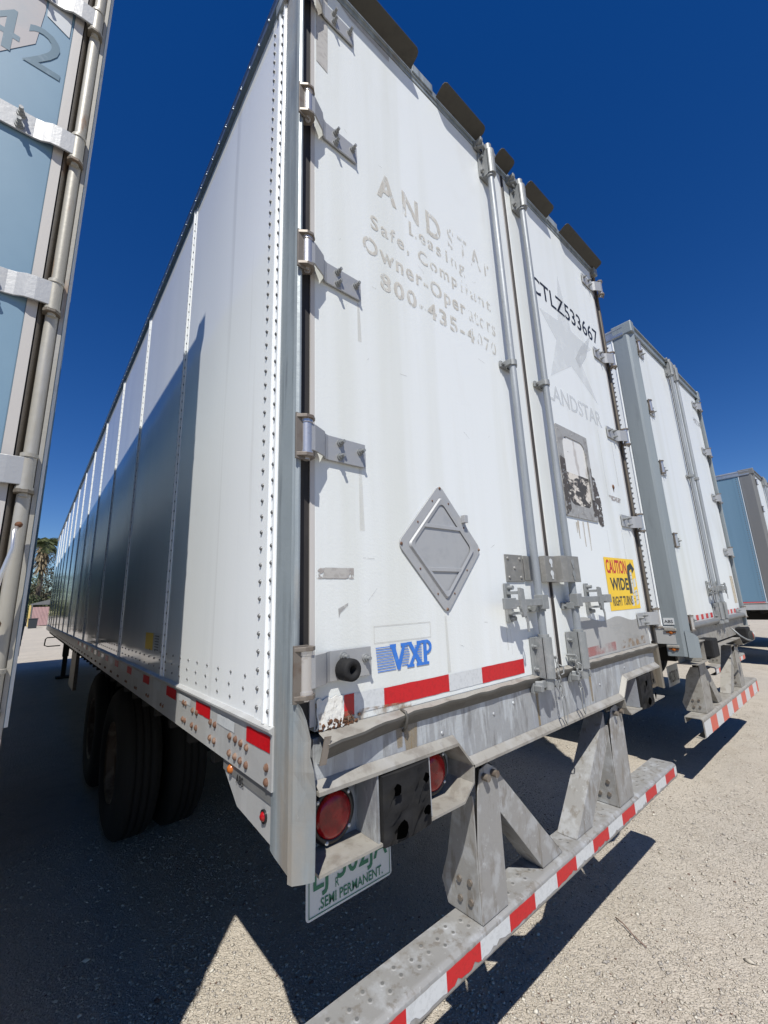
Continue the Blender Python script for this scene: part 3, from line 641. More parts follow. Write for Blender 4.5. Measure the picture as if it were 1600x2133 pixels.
# tape residue
m=MB(); m.add([(x,Y,z) for x,z in ((.086,3.93),(.140,3.93),(.136,3.486),(.087,3.50))],[(0,1,2,3)]); m.add([(x,Y,z) for x,z in ((.20,3.94),(.47,3.94),(.468,3.905),(.25,3.915))],[(0,1,2,3)]); decal('tape_residue',m,'patch')
m=MB(); m.add([(x,Y,z) for x,z in ((.112,1.604),(.198,1.604),(.192,1.575),(.104,1.574))],[(0,1,2,3)]); decal('tape_residue',m,'patch')
m=MB(); m.add([(x,Y+.0002,z) for x,z in ((.084,1.602),(.212,1.605),(.212,1.573),(.084,1.573))],[(0,1,2,3)]); decal('tape_residue',m,'patchworn')
# placard holder
cx,cz=.610,1.690; rw,rh=.222,.236
def dia(k,r=.02,c=(cx,cz)):
    P=[(c[0],c[1]+rh*k),(c[0]-rw*k,c[1]),(c[0],c[1]-rh*k),(c[0]+rw*k,c[1])]; o=[]
    for i in range(4):
        p=Vector(P[i]); a=(Vector(P[i-1])-p).normalized(); b=(Vector(P[(i+1)%4])-p).normalized()
        for q in range(5):
            t_=q/4; o.append(tuple(p+a*r*(1-t_)**1.6+b*r*t_**1.6))
    return o
ph=MB(); ring(ph,dia(1.0,.025),dia(.80,.012),-.006,0,.005)
n=20; o1=dia(.80,.012); o2=dia(.77,.012)
ph.add([(p[0],-.006,p[1]) for p in o1]+[(p[0],-.013,p[1]) for p in o2],[(i,(i+1)%n,(i+1)%n+n,i+n) for i in range(n)])
o3=dia(.70,.02); ph.add([(p[0],-.013,p[1]) for p in o2]+[(p[0],-.011,p[1]) for p in o3],[(i,(i+1)%n,(i+1)%n+n,i+n) for i in range(n)])
ph.add([(p[0],-.007,p[1]) for p in dia(.80,.012)],[tuple(range(n))])
for z_ in (cz+.072,cz-.082):
    hw=rw*.74*(1-abs(z_-cz)/(rh*.74)); ph.box(cx-hw,cx+hw,-.012,-.007,z_-.007,z_+.007)
ph.box(cx+.112,cx+.132,-.024,-.006,cz+.098,cz+.128)
po=ph.build('placard_holder','placard',DL,bevel=.0012)
for_=0
m=MB()
for k in range(4):
    a=(rw*.93 if k==1 else -rw*.93 if k==3 else 0,rh*.93 if k==0 else -rh*.93 if k==2 else 0); m.dome((cx+a[0],-.006,cz+a[1]),(0,-1,0),.006,.004,0,8)
for sx in (-1,1):
    for sz in (-1,1):
        for q in (.22,.62): m.dome((cx+sx*rw*.90*q,-.006,cz+sz*rh*.90*(1-q)),(0,-1,0),.004,.003,0,6)
build_each(m,'rivet','bolt',po)
# VXP logo : sheared slab letters over speed lines
def vx(P,m_,mb,sh=.14,x0=.284,z0=1.300,sx=.24,sz=.078):
    def q(p): return (x0+sx*(p[0]+sh*0*p[1]),Y-.0003*(m_==0),z0+sz*p[1])
    global VK; VK+=1
    mb.add([(a,b-VK*.00002,c) for a,b,c in (q(p) for p in P)],[tuple(range(len(P)))],m_)
VK=0; lg=MB()
for i in range(10):
    z_=.03+i*.095
    vx([(.00+(.05*(1-z_)*.6),z_),(.235+.10*(1-z_),z_),(.235+.10*(1-z_),z_+.035),(.05*(1-z_)*.6,z_+.035)],0,lg)
    if 0<i<9:
        a=.52-.10*abs(.5-z_); vx([(.46-.06*(1-z_)*.5-.02*z_,z_),(a+.06,z_),(a+.06,z_+.035),(.46-.06*(1-z_)*.5-.02*z_,z_+.035)],0,lg)
        vx([(.66+.05*(1-z_),z_),(.80,z_),(.80,z_+.035),(.66+.05*(1-z_),z_+.035)],0,lg)
lg2=MB()
V_=lambda P: vx(P,0,lg2)
V_([(.235,.98),(.34,.98),(.34,.86),(.235,.86)]); V_([(.25,.90),(.325,.90),(.385,.30),(.355,.0)]); V_([(.42,.98),(.53,.98),(.53,.86),(.42,.86)]); V_([(.45,.90),(.50,.90),(.40,.0),(.355,.0),(.37,.30)])
V_([(.53,.99),(.62,.99),(.62,.88),(.53,.88)]); V_([(.55,.93),(.62,.93),(.80,.12),(.72,.12)]); V_([(.71,.99),(.80,.99),(.80,.88),(.71,.88)]); V_([(.73,.93),(.79,.93),(.62,.12),(.56,.12)]); V_([(.52,.13),(.65,.13),(.65,.02),(.52,.02)]); V_([(.69,.13),(.81,.13),(.81,.02),(.69,.02)])
V_([(.80,1.0),(.92,1.0),(.92,.89),(.80,.89)]); V_([(.83,.95),(.895,.95),(.895,.05),(.83,.05)]); V_([(.79,.13),(.93,.13),(.93,.02),(.79,.02)])
arc=[(.89+.105*math.sin(math.radians(a)),.715+.285*math.cos(math.radians(a))) for a in range(0,181,20)]; arn=[(.89+.055*math.sin(math.radians(a)),.715+.165*math.cos(math.radians(a))) for a in range(0,181,20)]
for i in range(len(arc)-1): V_([arc[i],arc[i+1],arn[i+1],arn[i]])
decal('logo_lines',lg,'blue',fix=False); decal('logo_letters',lg2,'blue',fix=False)
m=MB()
for a,b,c,d in ((.281,.523,1.3845,1.3855),(.281,.523,1.4325,1.4335),(.281,.282,1.385,1.433),(.522,.523,1.385,1.433)): m.add([(a,Y,c),(b,Y,c),(b,Y,d),(a,Y,d)],[(0,1,2,3)])
decal('sticker_outline',m,'patch')
# reflective tape along the door foot
def rtape(a,b,c,z0,z1,par): 
    m=MB(); n=8
    m.add([(a+(b-a)*i/n,Y,z1+rng.uniform(-.0008,.0008)) for i in range(n+1)]+[(a+(b-a)*i/n,Y,z0+rng.uniform(-.0005,.001)) for i in range(n+1)],[(i,i+1,i+2+n,i+1+n) for i in range(n)]); m.build('reflective_tape',c,par)
rtape(.118,.170,'whitetape',1.208,1.262,DL); rtape(.170,.204,'red',1.206,1.26,DL); rtape(.204,.312,'whitetape',1.206,1.259,DL); rtape(.312,.598,'red',1.204,1.257,DL); rtape(.598,.779,'whitetape',1.203,1.256,DL); rtape(.779,1.058,'red',1.202,1.257,DL)
rtape(1.60,2.50,'patchworn',1.196,1.248,DR)
m=MB(); m.add([(x,Y-.0004,z) for x,z in ((1.62,1.244),(1.98,1.246),(1.98,1.20),(1.62,1.20))],[(0,1,2,3)]); m.build('faded_red_tape',mat('flaked_red_tape',(.45,.10,.09),.6,alpha=(5,(1,1,1.5),.40,.60,.5)),DR)
m=MB(); m.add([(x,Y-.0004,z) for x,z in ((2.05,1.244),(2.42,1.246),(2.42,1.20),(2.05,1.20))],[(0,1,2,3)]); m.build('faded_red_tape','rustwash',DR)
# corroded crumpled corner of the left door
rows=[]
for i in range(9):
    z_=1.19+.009*i; rows.append([(.082+.009*j,-.003-.012*abs(math.sin(j*1.3+i*.7))*(1-i/10),z_+.004*math.sin(j*2.1)) for j in range(10)])
cr=MB().sheet(rows,th=(0,.002,0)).build('crumpled_corner','crumple',DL)
m=MB(); 
for i in range(170):
    x_=.083+rng.random()*.09+ (rng.random()**3)*.05; z_=1.187+rng.random()*.020; r=.0015+rng.random()*.0042
    m.dome((x_,-.004-rng.random()*.006,z_),Vector((rng.normal()*.4,-1,rng.normal()*.4)).normalized(),r,r*.7,0,5)
m.build('rust_scale','rust',cr)
m=MB(); m.add([(x,Y-.0002,z) for x,z in ((.08,1.255),(.16,1.22),(.42,1.205),(.42,1.189),(.08,1.189))],[(0,1,2,3,4)]); m.build('rust_stain','rustwash',DL)
# right door : number, ghost logo, document holder, warning sticker
decal('lettering',text('CTLZ533667',(1.552,2.462,3.272,3.393),at=Y,bold=.005,sp=1.0),'black',DR)
star=[(1.928,3.58),(2.02,3.20),(2.318,3.188),(2.075,3.03),(2.278,2.749),(1.943,2.915),(1.642,2.742),(1.78,3.03),(1.608,3.181),(1.84,3.20)]
m=MB(); c=(1.93,3.06)
m.add([(c[0],Y,c[1])]+[(p[0],Y,p[1]) for p in star],[(0,i+1,(i+1)%10+1) for i in range(10)]); decal('star_emblem',m,'faint2',DR,fix=False)
m=MB(); m.add([(x,Y-.0003,z) for x,z in ((2.12,3.12),(2.33,3.30),(2.20,3.08),(2.07,2.95),(2.02,3.0))],[(0,1,2,3,4)]); decal('emblem_swoosh',m,'faint',DR)
decal('lettering',text('LANDSTAR',(1.575,2.287,2.583,2.692),at=Y,bold=.02),'faint',DR)
dh=MB(); ring(dh,rrect(1.60,1.985,1.915,2.438,.008),rrect(1.66,1.935,1.985,2.385,.055),-.007,0,.006)
for x_ in (1.62,1.79,1.965):
    for z_ in (2.41,1.945): dh.dome((x_,-.007,z_),(0,-1,0),.005,.003,0,6)
dh.box(1.94,1.962,-.012,-.007,2.04,2.33)
dho=dh.build('document_holder','framegrey',DR)
MB().add([(x,-.003,z) for x,z in ((1.655,2.39),(1.94,2.39),(1.94,2.17),(1.655,2.17))],[(0,1,2,3)]).build('holder_back','peel',dho)
MB().add([(x,-.003,z) for x,z in ((1.655,2.17),(1.94,2.17),(1.94,1.98),(1.655,1.98))],[(0,1,2,3)]).build('holder_back_torn','burnt',dho)
build_each(MB().add([(x,Y-.0006,z) for x,z in ((1.985,2.20),(2.03,2.19),(2.075,2.05),(2.07,1.90),(2.03,1.89),(1.985,1.93))],[(0,1,2,3,4,5)]).add([(x,-.0092,z) for x,z in ((1.602,2.25),(1.66,2.24),(1.66,1.95),(1.602,1.92))],[(0,1,2,3)]).add([(x,Y-.0006,z) for x,z in ((1.55,2.10),(1.60,2.10),(1.60,1.90),(1.56,1.90))],[(0,1,2,3)]).add([(x,-.0092,z) for x,z in ((1.935,2.25),(1.982,2.24),(1.982,1.95),(1.935,1.94))],[(0,1,2,3)]),'charred_film','char',dho)
m=MB()
for x_,a,b in ((1.72,1.90,1.80),(1.78,1.90,1.76),(1.84,1.905,1.74),(1.70,1.89,1.83)): m.add([(x_,Y,a),(x_+.02,Y,a),(x_+.012,Y,b),(x_+.004,Y,b)],[(0,1,2,3)])
build_each(m,'rust_run',mat('rust_run',(.45,.36,.25),.6,alpha=(9,(1,1,.2),.2,.6,.6)),DR)
m=MB(); m.add([(x,Y,z) for x,z in ((2.20,2.115),(2.40,2.113),(2.38,2.08),(2.25,2.083))],[(0,1,2,3)]); decal('tape_residue',m,'patchworn',DR)
m=MB().dome((2.307,-.002,2.18),(0,-1,0),.016,.004,0,10); m.add([(2.297,Y,2.18),(2.317,Y,2.18),(2.309,Y,2.145),(2.305,Y,2.145)],[(0,1,2,3)]); decal('rusty_plug',m,'rust',DR)
m=MB(); n=24
m.add([(1.53+(.97)*i/n,Y-.0001,1.385+.012*math.sin(i*.6)-.0015*i) for i in range(n+1)]+[(1.53+.97*i/n,Y-.0001,1.19) for i in range(n+1)],[(i,i+1,i+2+n,i+1+n) for i in range(n)]); decal('road_film',m,'grime',DR)
cs=MB(); sx0,sx1,sz0,sz1=1.987,2.437,1.408,1.712
S_=lambda u,v:(sx0+(sx1-sx0)*u,sz0+(sz1-sz0)*v)
def cq(P,mi,o=0): cs.add([(S_(*p)[0],Y-.0004*(1+o),S_(*p)[1]) for p in P],[tuple(range(len(P)))],mi)
cs.add([(x,Y-.0002,z) for x,z in ((sx0,sz1),(sx1,sz1),(sx1,sz0),(sx0,sz0))],[(0,1,2,3)],0)
def ct(tx,u0,u1,v0,v1,mi,b=.03): text(tx,(S_(u0,0)[0],S_(u1,0)[0],S_(0,v0)[1],S_(0,v1)[1]),at=Y-.0006,bold=b,mb=cs,m=mi)
ct('CAUTION',.04,.70,.69,.96,1,.028); ct('WIDE',.10,.69,.37,.61,2,.03); ct('RIGHT TURNS',.10,.76,.08,.26,2,.025)
cq([(.70,.30),(.79,.30),(.79,.66),(.70,.68)],2); cq([(.70,.68),(.79,.66),(.80,.76),(.74,.86)],2); cq([(.74,.86),(.80,.76),(.88,.80),(.86,.92)],2); cq([(.86,.95),(.99,.80),(.88,.70)],2)
cq([(.80,.28),(.86,.24),(.86,.74),(.80,.72)],3); cq([(.72,.06),(.80,.06),(.80,.26),(.72,.26)],3); cq([(.88,.36),(.97,.38),(.97,.10),(.88,.06)],3); cq([(.88,.58),(.97,.62),(.96,.44),(.88,.42)],3)
for v in (.12,.19,.30,.50,.58,.66): cq([(.80,v),(.86,v+.01),(.86,v+.018),(.80,v+.008)],2,1)
for v in (.16,.24,.32): cq([(.88,v),(.97,v+.012),(.97,v+.02),(.88,v+.008)],2,1)
cs.build('warning_sticker',['yellow','red','black','whitetape'],DR,fix=False)
# ---- rear sill, threshold and lamp boxes
sl=MB(); sl.prism([(.075,1.048),(.60,1.043),(.672,.972),(W-.672,.972),(W-.60,1.043),(W-.075,1.048),(W-.075,1.172),(.075,1.172)],'y',0,.05)
for x_,z_ in ((.83,1.09),(.96,1.105),(1.72,1.06),(2.05,1.10),(.55,1.085)): sl.dome((x_,0,z_),(0,-1,0),.007,.004,0,8)
def strip(P,y0,y1,th=.006,mb=None,m=0):
    """thin angle following path P in x,z, spanning y0..y1"""
    mb=mb or sl; n=len(P); off=[]
    for i in range(n):
        a=Vector(P[max(i-1,0)]); b=Vector(P[min(i+1,n-1)]); d=(b-a).normalized(); off.append((P[i][0]+d.y*th,P[i][1]-d.x*th))
    vs=[(p[0],y,p[1]) for y in (y0,y1) for p in list(P)+off]
    k=2*n; fs=[]
    for i in range(n-1): fs+=[(i,i+1,i+1+k,i+k),(n+i,n+i+k,n+i+1+k,n+i+1),(i,i+n,i+n+1,i+1),(i+k,i+1+k,i+n+1+k,i+n+k)]
    fs+=[(0,k,n+k,n),(n-1,2*n-1,2*n-1+k,n-1+k)]
    mb.add(vs,fs,m)
led=MB()
P=[(.078,1.056),(.60,1.050),(.672,.968),(W-.672,.968),(W-.60,1.050),(W-.078,1.056)]
strip(P,-.024,.09,.009,led)
led.prism([(-.002,1.012),(-.050,.9685),(-.048,.9665),(0,.985)],'x',.69,W-.69) if False else None
n=len(P)
def offp(P,d): return [(p[0],p[1]+d) for p in P]
# sloped fillet above the ledge lip
vs=[(p[0],-.023,p[1]) for p in P]+[(p[0],-.001,p[1]+.020) for p in P]
led.add(vs,[(i,i+1,i+1+n,i+n) for i in range(n-1)])
for s in (0,1):
    X=(lambda a:a) if s==0 else (lambda a:W-a)
    Q=[(X(.672),.968),(X(.664),.915),(X(.61),.872),(X(.078),.876)]
    if s==0: Q=Q
    strip(Q if s==0 else Q[::-1],-.024,.10,.007,led)
sill=sl.build('rear_sill','galv_sill',A,bevel=.002)
led.build('sill_flange','ledge',sill)
for a,b in ((.08,.66),(W-.66,W-.08)): MB().box(a,b,.085,.095,.876,1.05).build('lamp_box_back','galv_sill',sill)
for x_ in (.262,.462,W-.268,W-.468): MB().prism([(x_,1.044),(x_,.882),(x_+.006,.882),(x_+.006,1.044)],'y',-.018,.085).build('lamp_box_divider','galv_sill',sill)
for x_ in (.172,.560,W-.172,W-.560): lamp(sill,x_,.955,.075)
for s in (0,1):
    a,b=(.272,.452) if s==0 else (W-.452,W-.272)
    rows=[]
    for i in range(13):
        z_=.872+.168*i/12; rows.append([(a+(b-a)*j/12,-.030-.008*math.sin(j/12*math.pi)+.006*rng.normal()*(1 if 0<i<12 and 0<j<12 else 0)*.6,z_) for j in range(13)])
    pb=MB().sheet(rows,th=(0,.04,0))
    pb=pb.build('rubber_buffer','rubber',sill)
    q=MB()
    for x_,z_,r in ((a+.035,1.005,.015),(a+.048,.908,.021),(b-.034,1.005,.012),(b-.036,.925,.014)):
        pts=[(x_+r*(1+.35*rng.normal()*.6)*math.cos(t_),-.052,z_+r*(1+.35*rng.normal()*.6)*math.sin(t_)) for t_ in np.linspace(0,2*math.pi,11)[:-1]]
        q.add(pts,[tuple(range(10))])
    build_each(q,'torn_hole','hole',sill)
m=MB()
for x_,w_,b in ((.41,.03,1.06),(.365,.014,1.085),(1.13,.010,.99),(1.62,.012,1.0)): m.add([(x_-w_,-.0012,1.14),(x_+w_,-.0012,1.14),(x_+w_*.8,-.0012,b),(x_-w_*.6,-.0012,b)],[(0,1,2,3)])
build_each(m,'rust_run',mat('ochre_rust_run',(.30,.22,.11),.7,alpha=(12,(1,1,.2),.2,.62,.75)),sill)
# threshold lip, bent outwards at the near corner
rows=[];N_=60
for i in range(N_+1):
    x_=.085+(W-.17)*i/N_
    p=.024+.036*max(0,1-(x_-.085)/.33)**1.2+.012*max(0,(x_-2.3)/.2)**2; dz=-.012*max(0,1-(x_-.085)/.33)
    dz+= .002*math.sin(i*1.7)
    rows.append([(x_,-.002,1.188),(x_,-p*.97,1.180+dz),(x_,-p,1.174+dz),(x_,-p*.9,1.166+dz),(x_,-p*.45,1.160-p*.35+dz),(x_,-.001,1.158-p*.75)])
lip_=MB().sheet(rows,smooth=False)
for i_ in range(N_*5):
    if i_%5<1: lip_.m[i_]=1  # dusty lighter strip on top; the rest carries its shade as darker colour
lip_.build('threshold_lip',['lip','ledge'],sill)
MB().tube([(.372,-.006,1.188),(.372,-.026,1.184),(.374,-.029,1.170),(.378,-.018,1.14),(.378,-.004,1.128)],.0045,8).build('weld_bead','lip',sill)
rows=[[(.078+.008*j-.016*i/5,-.052-.002*j,1.186-.012*i) for j in range(3)] for i in range(6)]
MB().sheet(rows,th=(0,.003,0),smooth=False).build('torn_tab','bracket',sill)
# bumper, licence plate
bumper(A,W,.405,.487,.015,2.588,((.700,.840),(1.785,1.965)),.935,tape=(.427,.476),first=.021-.1565+.1565)
lp=MB().prism(rrect(.212,.545,.590,.753,.012),'y',.272,.275).build('licence_plate','plate',A)
q=MB()
for a,b,c,d in ((.220,.538,.597,.5995),(.220,.2225,.598,.746),(.5355,.538,.598,.746),(.220,.538,.7435,.746)): q.add([(a,.2705,c),(b,.2705,c),(b,.2705,d),(a,.2705,d)],[(0,1,2,3)])
text('LJ 302JA',(.236,.528,.640,.730),at=.2705,bold=.015,mb=q)
text('R',(.315,.328,.643,.668),at=.2703,mb=q)
q.build('plate_number','green',lp,fix=False)
q=text('.SEMI PERMANENT.',(.255,.505,.607,.635),at=.2705,bold=.015); q.build('lettering','green',lp,fix=False)
MB().box(.35,.40,.276,.282,.70,.97).build('plate_bracket','void',lp)
MB().tube([(.09,.30,1.0),(.10,.28,.90),(.16,.22,.84),(.24,.15,.80),(.29,.10,.82)],.004,6).tube([(.15,.35,1.0),(.16,.3,.86),(.2,.24,.82),(.22,.2,.86)],.004,6).build('dangling_wire','cast',A)

# ================================================================== neighbouring trailers
def trailer(x0,y0,w,label,zt,zr0,L=16.1,sidem='side_plain',doorm='door',postm='steelgrey',pw=.145,hz=(),pin=.11,detail=True,left_rivets=True,bump=(.35,.45),rod=True,sill=(.95,1.19),seam=None,tape=True,railm='alu',pinm=('strap','bracket','pin','bolt'),wh=(2.9,4.15),bumperon=True,visible_side=0,lamps=True,hL=.225,bseg=.155,bx=0,blegs=None,de=.10,pp=.034):
    t=thing('semi_trailer',(x0,y0,G),label,'trailer','semi trailers parked in a row')
    zr1=zr0+.14; zp=zt-.13; seam=seam or [1.25+1.2188*k for k in range(12)]
    for s in (0,1):
        mb=MB(); X=0 if s==0 else w; d=-1 if s==0 else 1
        a=sorted((X,X-d*.02)); mb.box(a[0],a[1],pw,L,zr1,zp,0)
        a=sorted((X+d*.003,X-d*.001)); mb.box(a[0],a[1],pw,pw+.115,zr1,zp,0)
        a=sorted((X+d*.010,X)); mb.box(a[0],a[1],pw+.004,pw+.012,zr1,zp,1)
        if s==visible_side and left_rivets:
            for i in range(int((zp-zr1)/.05)): mb.dome((X+d*.003,pw+.055,zr1+.03+i*.05),(d,0,0),.009,.006,2,6)
            for k in range(5):
                for i in range(int((zp-zr1)/.1)): mb.dome((X+d*.0035,seam[k],zr1+.03+i*.1),(d,0,0),.008,.006,2,6)
        for k in seam: 
            a=sorted((X+d*.003,X)); mb.box(a[0],a[1],k-.03,k+.03,zr1,zp,0)
        mb.build('side_panel',[sidem,'rib','rivet'],t)
        rails(t,w,zr0,zr1,zp,zt-.02,L,s,mattop=railm,ins=.016 if pp==0 else 0)
        PX=(lambda a:a) if s==0 else (lambda a:w-a)
        n=[(0,pw),(-.004,pw-.01),(-.004,.02),(.004,.0),(.05,-pp),(.062,-pp-.002),(.070,-pp+.006),(.070,.03),(.1,.03),(.1,pw)] if pp>.02 else [(0,pw),(-.002,pw-.01),(-.002,.0),(.010,.0),(.016,.016),(.040,.018),(.046,.004),(.054,.0),(.054,.03),(.1,.03),(.1,pw)]
        p=MB().prism([(PX(a),b) for a,b in n],'z',zr0-.10,zt-.10).build('corner_post',postm,t,bevel=.003)
        MB().box(min(PX(-.01),PX(.07)),max(PX(-.01),PX(.07)),-.042,pw+.004,zt-.13,zt+.0).build('corner_cap',postm,t,bevel=.012)
        MB().box(min(PX(.070),PX(.10)),max(PX(.070),PX(.10)),.004,.03,zr1,zt-.10).build('door_seal','seal',t)
    MB().box(.02,w-.02,.05,L,zt-.03,zt-.01).build('roof','alu',t)
    MB().box(.02,w-.02,L-.02,L+.02,zr0,zt-.01).build('front_wall',sidem,t)
    undercarriage(t,w,zr0,L,wh,detail=False)
    MB().box(.06,w-.06,-.02,.06,zt-.10,zt-.03).box(.05,w-.05,-.034,.06,zt-.036,zt-.018).build('header',postm,t,bevel=.003)
    xm=w/2; dz0,dz1=sill[1],zt-.105
    D=[]
    for a,b in ((de,xm-.016),(xm+.016,w-de)):
        D.append(MB().box(a,b,0,.03,dz0,dz1).build('door',doorm,t,bevel=.003))
    MB().box(xm-.012,xm+.012,-.002,.03,dz0,dz1).build('centre_seal','seal',t)
    for z in hz:
        uhinge(t,pin-.03,z,1,h=.085,L=hL,bolts=detail,mats=pinm); uhinge(t,w-pin+.03,z,-1,h=.072 if pp==0 else .085,L=hL,bolts=detail,mats=pinm,slim=pp==0,yp=-.012 if pp==0 else -.040)
    if rod:
        lock_rod(t,xm-.10,sill[1]-.02,zt-.05,-1,hl=.17,simple=not detail); lock_rod(t,xm+.10,sill[1]-.02,zt-.05,1,hl=.2,simple=not detail)
    s=MB(); s.box(.05,w-.05,.0,.05,sill[0],sill[1]-.004)
    q=MB(); 
    s=s.build('rear_sill','ledge',t)
    P=[(.04,sill[0]-.10),(.62,sill[0]-.10),(.70,sill[0]-.02),(w-.70,sill[0]-.02),(w-.62,sill[0]-.10),(w-.04,sill[0]-.10)]
    strip(P,-.05,.10,.008,q); strip([(.04,sill[0]+.07),(.50,sill[0]+.07)],-.05,.01,.008,q); strip([(w-.50,sill[0]+.07),(w-.04,sill[0]+.07)],-.05,.01,.008,q)
    q.box(.05,.62,.08,.09,sill[0]-.10,sill[0]+.07); q.box(w-.62,w-.05,.08,.09,sill[0]-.10,sill[0]+.07)
    for x in (.20,.34,w-.20,w-.34): q.prism([(-.045,sill[0]+.065),(.08,sill[0]+.065),(.08,sill[0]-.095),(-.045,sill[0]-.095)],'x',x-.003,x+.003)
    q.build('sill_flange','ledge',s)
    for a,b in ((.38,.58),(w-.58,w-.38)): MB().box(a,b,-.10,.06,sill[0]-.085,sill[0]+.075).build('rubber_buffer','rubber',s,bevel=.012)
    MB().cyl((.1,-.02,sill[1]-.02),(w-.1,-.02,sill[1]-.02),.028,12).build('threshold_lip','darkpost',s)
    if tape:
        for k,dd in enumerate(D):
            a=.11 if k==0 else xm+.02; b=xm-.03 if k==0 else w-.11; x=a; i=0
            while x<b: 
                rt=MB().add([(x,-.0014,sill[1]+.06),(min(x+.085,b),-.0014,sill[1]+.06),(min(x+.085,b),-.0014,sill[1]+.012),(x,-.0014,sill[1]+.012)],[(0,1,2,3)]); rt.build('reflective_tape',('whitetape','red')[(i+k+1)%2],dd); x+=.085; i+=1
    if bumperon:
        bumper(t,w,bump[0],bump[1],bx,w-.02,blegs or ((.24,.44),(w-.72,w-.54)),sill[0]-.08,tape=(bump[0]+.012,bump[1]-.028),tm=('redold','whitetape'),seg=bseg,first=-.0,dimples=False,mt='ledge')
    return t,D
# --- white trailer to the right
B,BD=trailer(3.765,.15,2.46,'white box trailer with broad blue-grey corner post, directly right of the nearest one',4.17,1.06,hz=(3.87,3.22,2.60,1.91,1.19),sill=(1.0,1.22),bump=(.305,.462),pin=.145,railm='alu',bseg=.205,bx=.09,blegs=((.29,.52),(1.70,1.90)))
m=MB().box(-.010,-.004,.052,.132,1.222,1.278).build('abs_sign','whitetape',B)
text('ABS',(.125,.060,1.236,1.262),'left',-.0112,bold=.01).build('lettering','black',m)
for z in (1.17,1.03):
    o=MB().box(-.022,-.004,.045,.135,z,z+.022).build('marker_lamp','ledge',B,bevel=.004); MB().dome((-.006,.09,z-.012),(-1,0,0),.018,.012,0,10).cyl((-.006,.125,z-.012),(-.006,.055,z-.012),.006,8).build('marker_lens','amber',o)
MB().prism([(-.004,1.17),(-.004,.93),(.0,.93)],'y',0,.12) 
rows=[[(.0,-.01,1.17),(.03,-.06,1.15),(.055,-.085,1.12)],[(.0,-.01,1.05),(.03,-.06,1.05),(.055,-.085,1.04)],[(.0,-.01,.955),(.03,-.06,.955),(.055,-.085,.955)]]
MB().sheet(rows,th=(.003,.003,0),smooth=False).build('bent_post_flange','steelgrey',B)
q=MB()
for i,ch in enumerate((' ',)): pass
text('HVRZ 5042',(2.02,2.36,3.62,3.70),at=-.0015,bold=.0).build('lettering',mat('dark_worn_number',(.12,.10,.10),.5,alpha=(60,(1,1,1),.42,.5,.85)),BD[1])
q=MB().add([(x,-.0014,z) for x,z in ((2.16,1.66),(2.30,1.66),(2.30,1.34),(2.16,1.34))],[(0,1,2,3)]).build('worn_sticker',mat('tan_worn_sticker',(.55,.48,.36),.5,layers=[((.25,.2,.15),30,(1,1,2),.55,.6,1)]),BD[1])
o=MB().cyl((1.595,-.178,1.02),(1.60,-.185,1.02),.050,24).tube([(1.45,-.05,1.1),(1.47,-.11,1.02),(1.52,-.15,.98),(1.58,-.17,.97)],.008,6)
o=o.build('warning_disc_bracket','cast',B); MB().lathe((1.60,-.186,1.02),(.3,-1,0),[(0,.046),(.003,.044),(.005,.001)],24).build('red_disc','redold',o)
bp_=MB().box(.32,.63,.27,.273,.64,.82).build('licence_plate','plate',B); text('4RZ8012',(.34,.61,.67,.77),at=.2688,bold=.01).build('lettering','black',bp_)
# --- blue-doored trailer at the left edge
D,DD=trailer(-.528-2.58,.36,2.58,'trailer with faded blue doors and cream corner post at the left picture edge',4.10,1.10,sidem='cblue',doorm='dblue',postm='postbrown',hz=(3.40,2.862,2.338,1.822,1.30),pin=.055,railm='alu',sill=(1.0,1.17),bump=(.40,.49),detail=True,pw=.07,left_rivets=False,visible_side=1,hL=.235,de=.079,pp=.0,pinm=('strap','postbrown','cream','bolt'))
wD=2.58
# rounded cream tube and ribs of its near post
m=MB().cyl((wD-.023,.004,1.0),(wD-.023,.004,4.0),.0155,20).box(wD-.007,wD+.002,-.004,.07,1.0,4.0)
m.build('post_tube','cream',D)
MB().prism([(wD-.079,.012),(wD-.079,-.003),(wD-.056,-.003),(wD-.056,.012)],'z',1.17,3.99).build('door_edge_strip','sealpale',D)
# number patch on the far door leaf nearest the post
m=MB().add([(x,-.0012,z) for x,z in ((wD-.9,3.8),(wD-.165,3.8),(wD-.150,3.36),(wD-.158,3.21),(wD-.26,3.05),(wD-.9,2.98))],[tuple(range(6))]).build('painted_over_patch','mauve',DD[1])
text('42',(wD-.285,wD-.092,3.125,3.285),at=-.0018).build('lettering','dletter',DD[1])
m=MB().add([(x,-.002,z) for x,z in ((wD-.150,3.9),(wD-.088,3.9),(wD-.086,3.315),(wD-.145,3.345))],[(0,1,2,3)]).build('tape_residue','palefilm',DD[1])
o=MB().tube([(wD-.026,-.03,1.715),(wD-.030,-.045,1.70),(wD-.028,-.05,1.66),(wD-.040,-.052,1.60),(wD-.048,-.05,1.53),(wD-.044,-.04,1.50)],.0048,8).build('door_holdback','pin',D)
MB().dome((wD-.024,-.03,1.72),(0,-1,0),.008,.008,0,10).build('holdback_anchor','rust',o); MB().dome((wD-.040,-.03,1.485),(0,-1,0),.013,.014,0,10).build('holdback_anchor','rust',o)
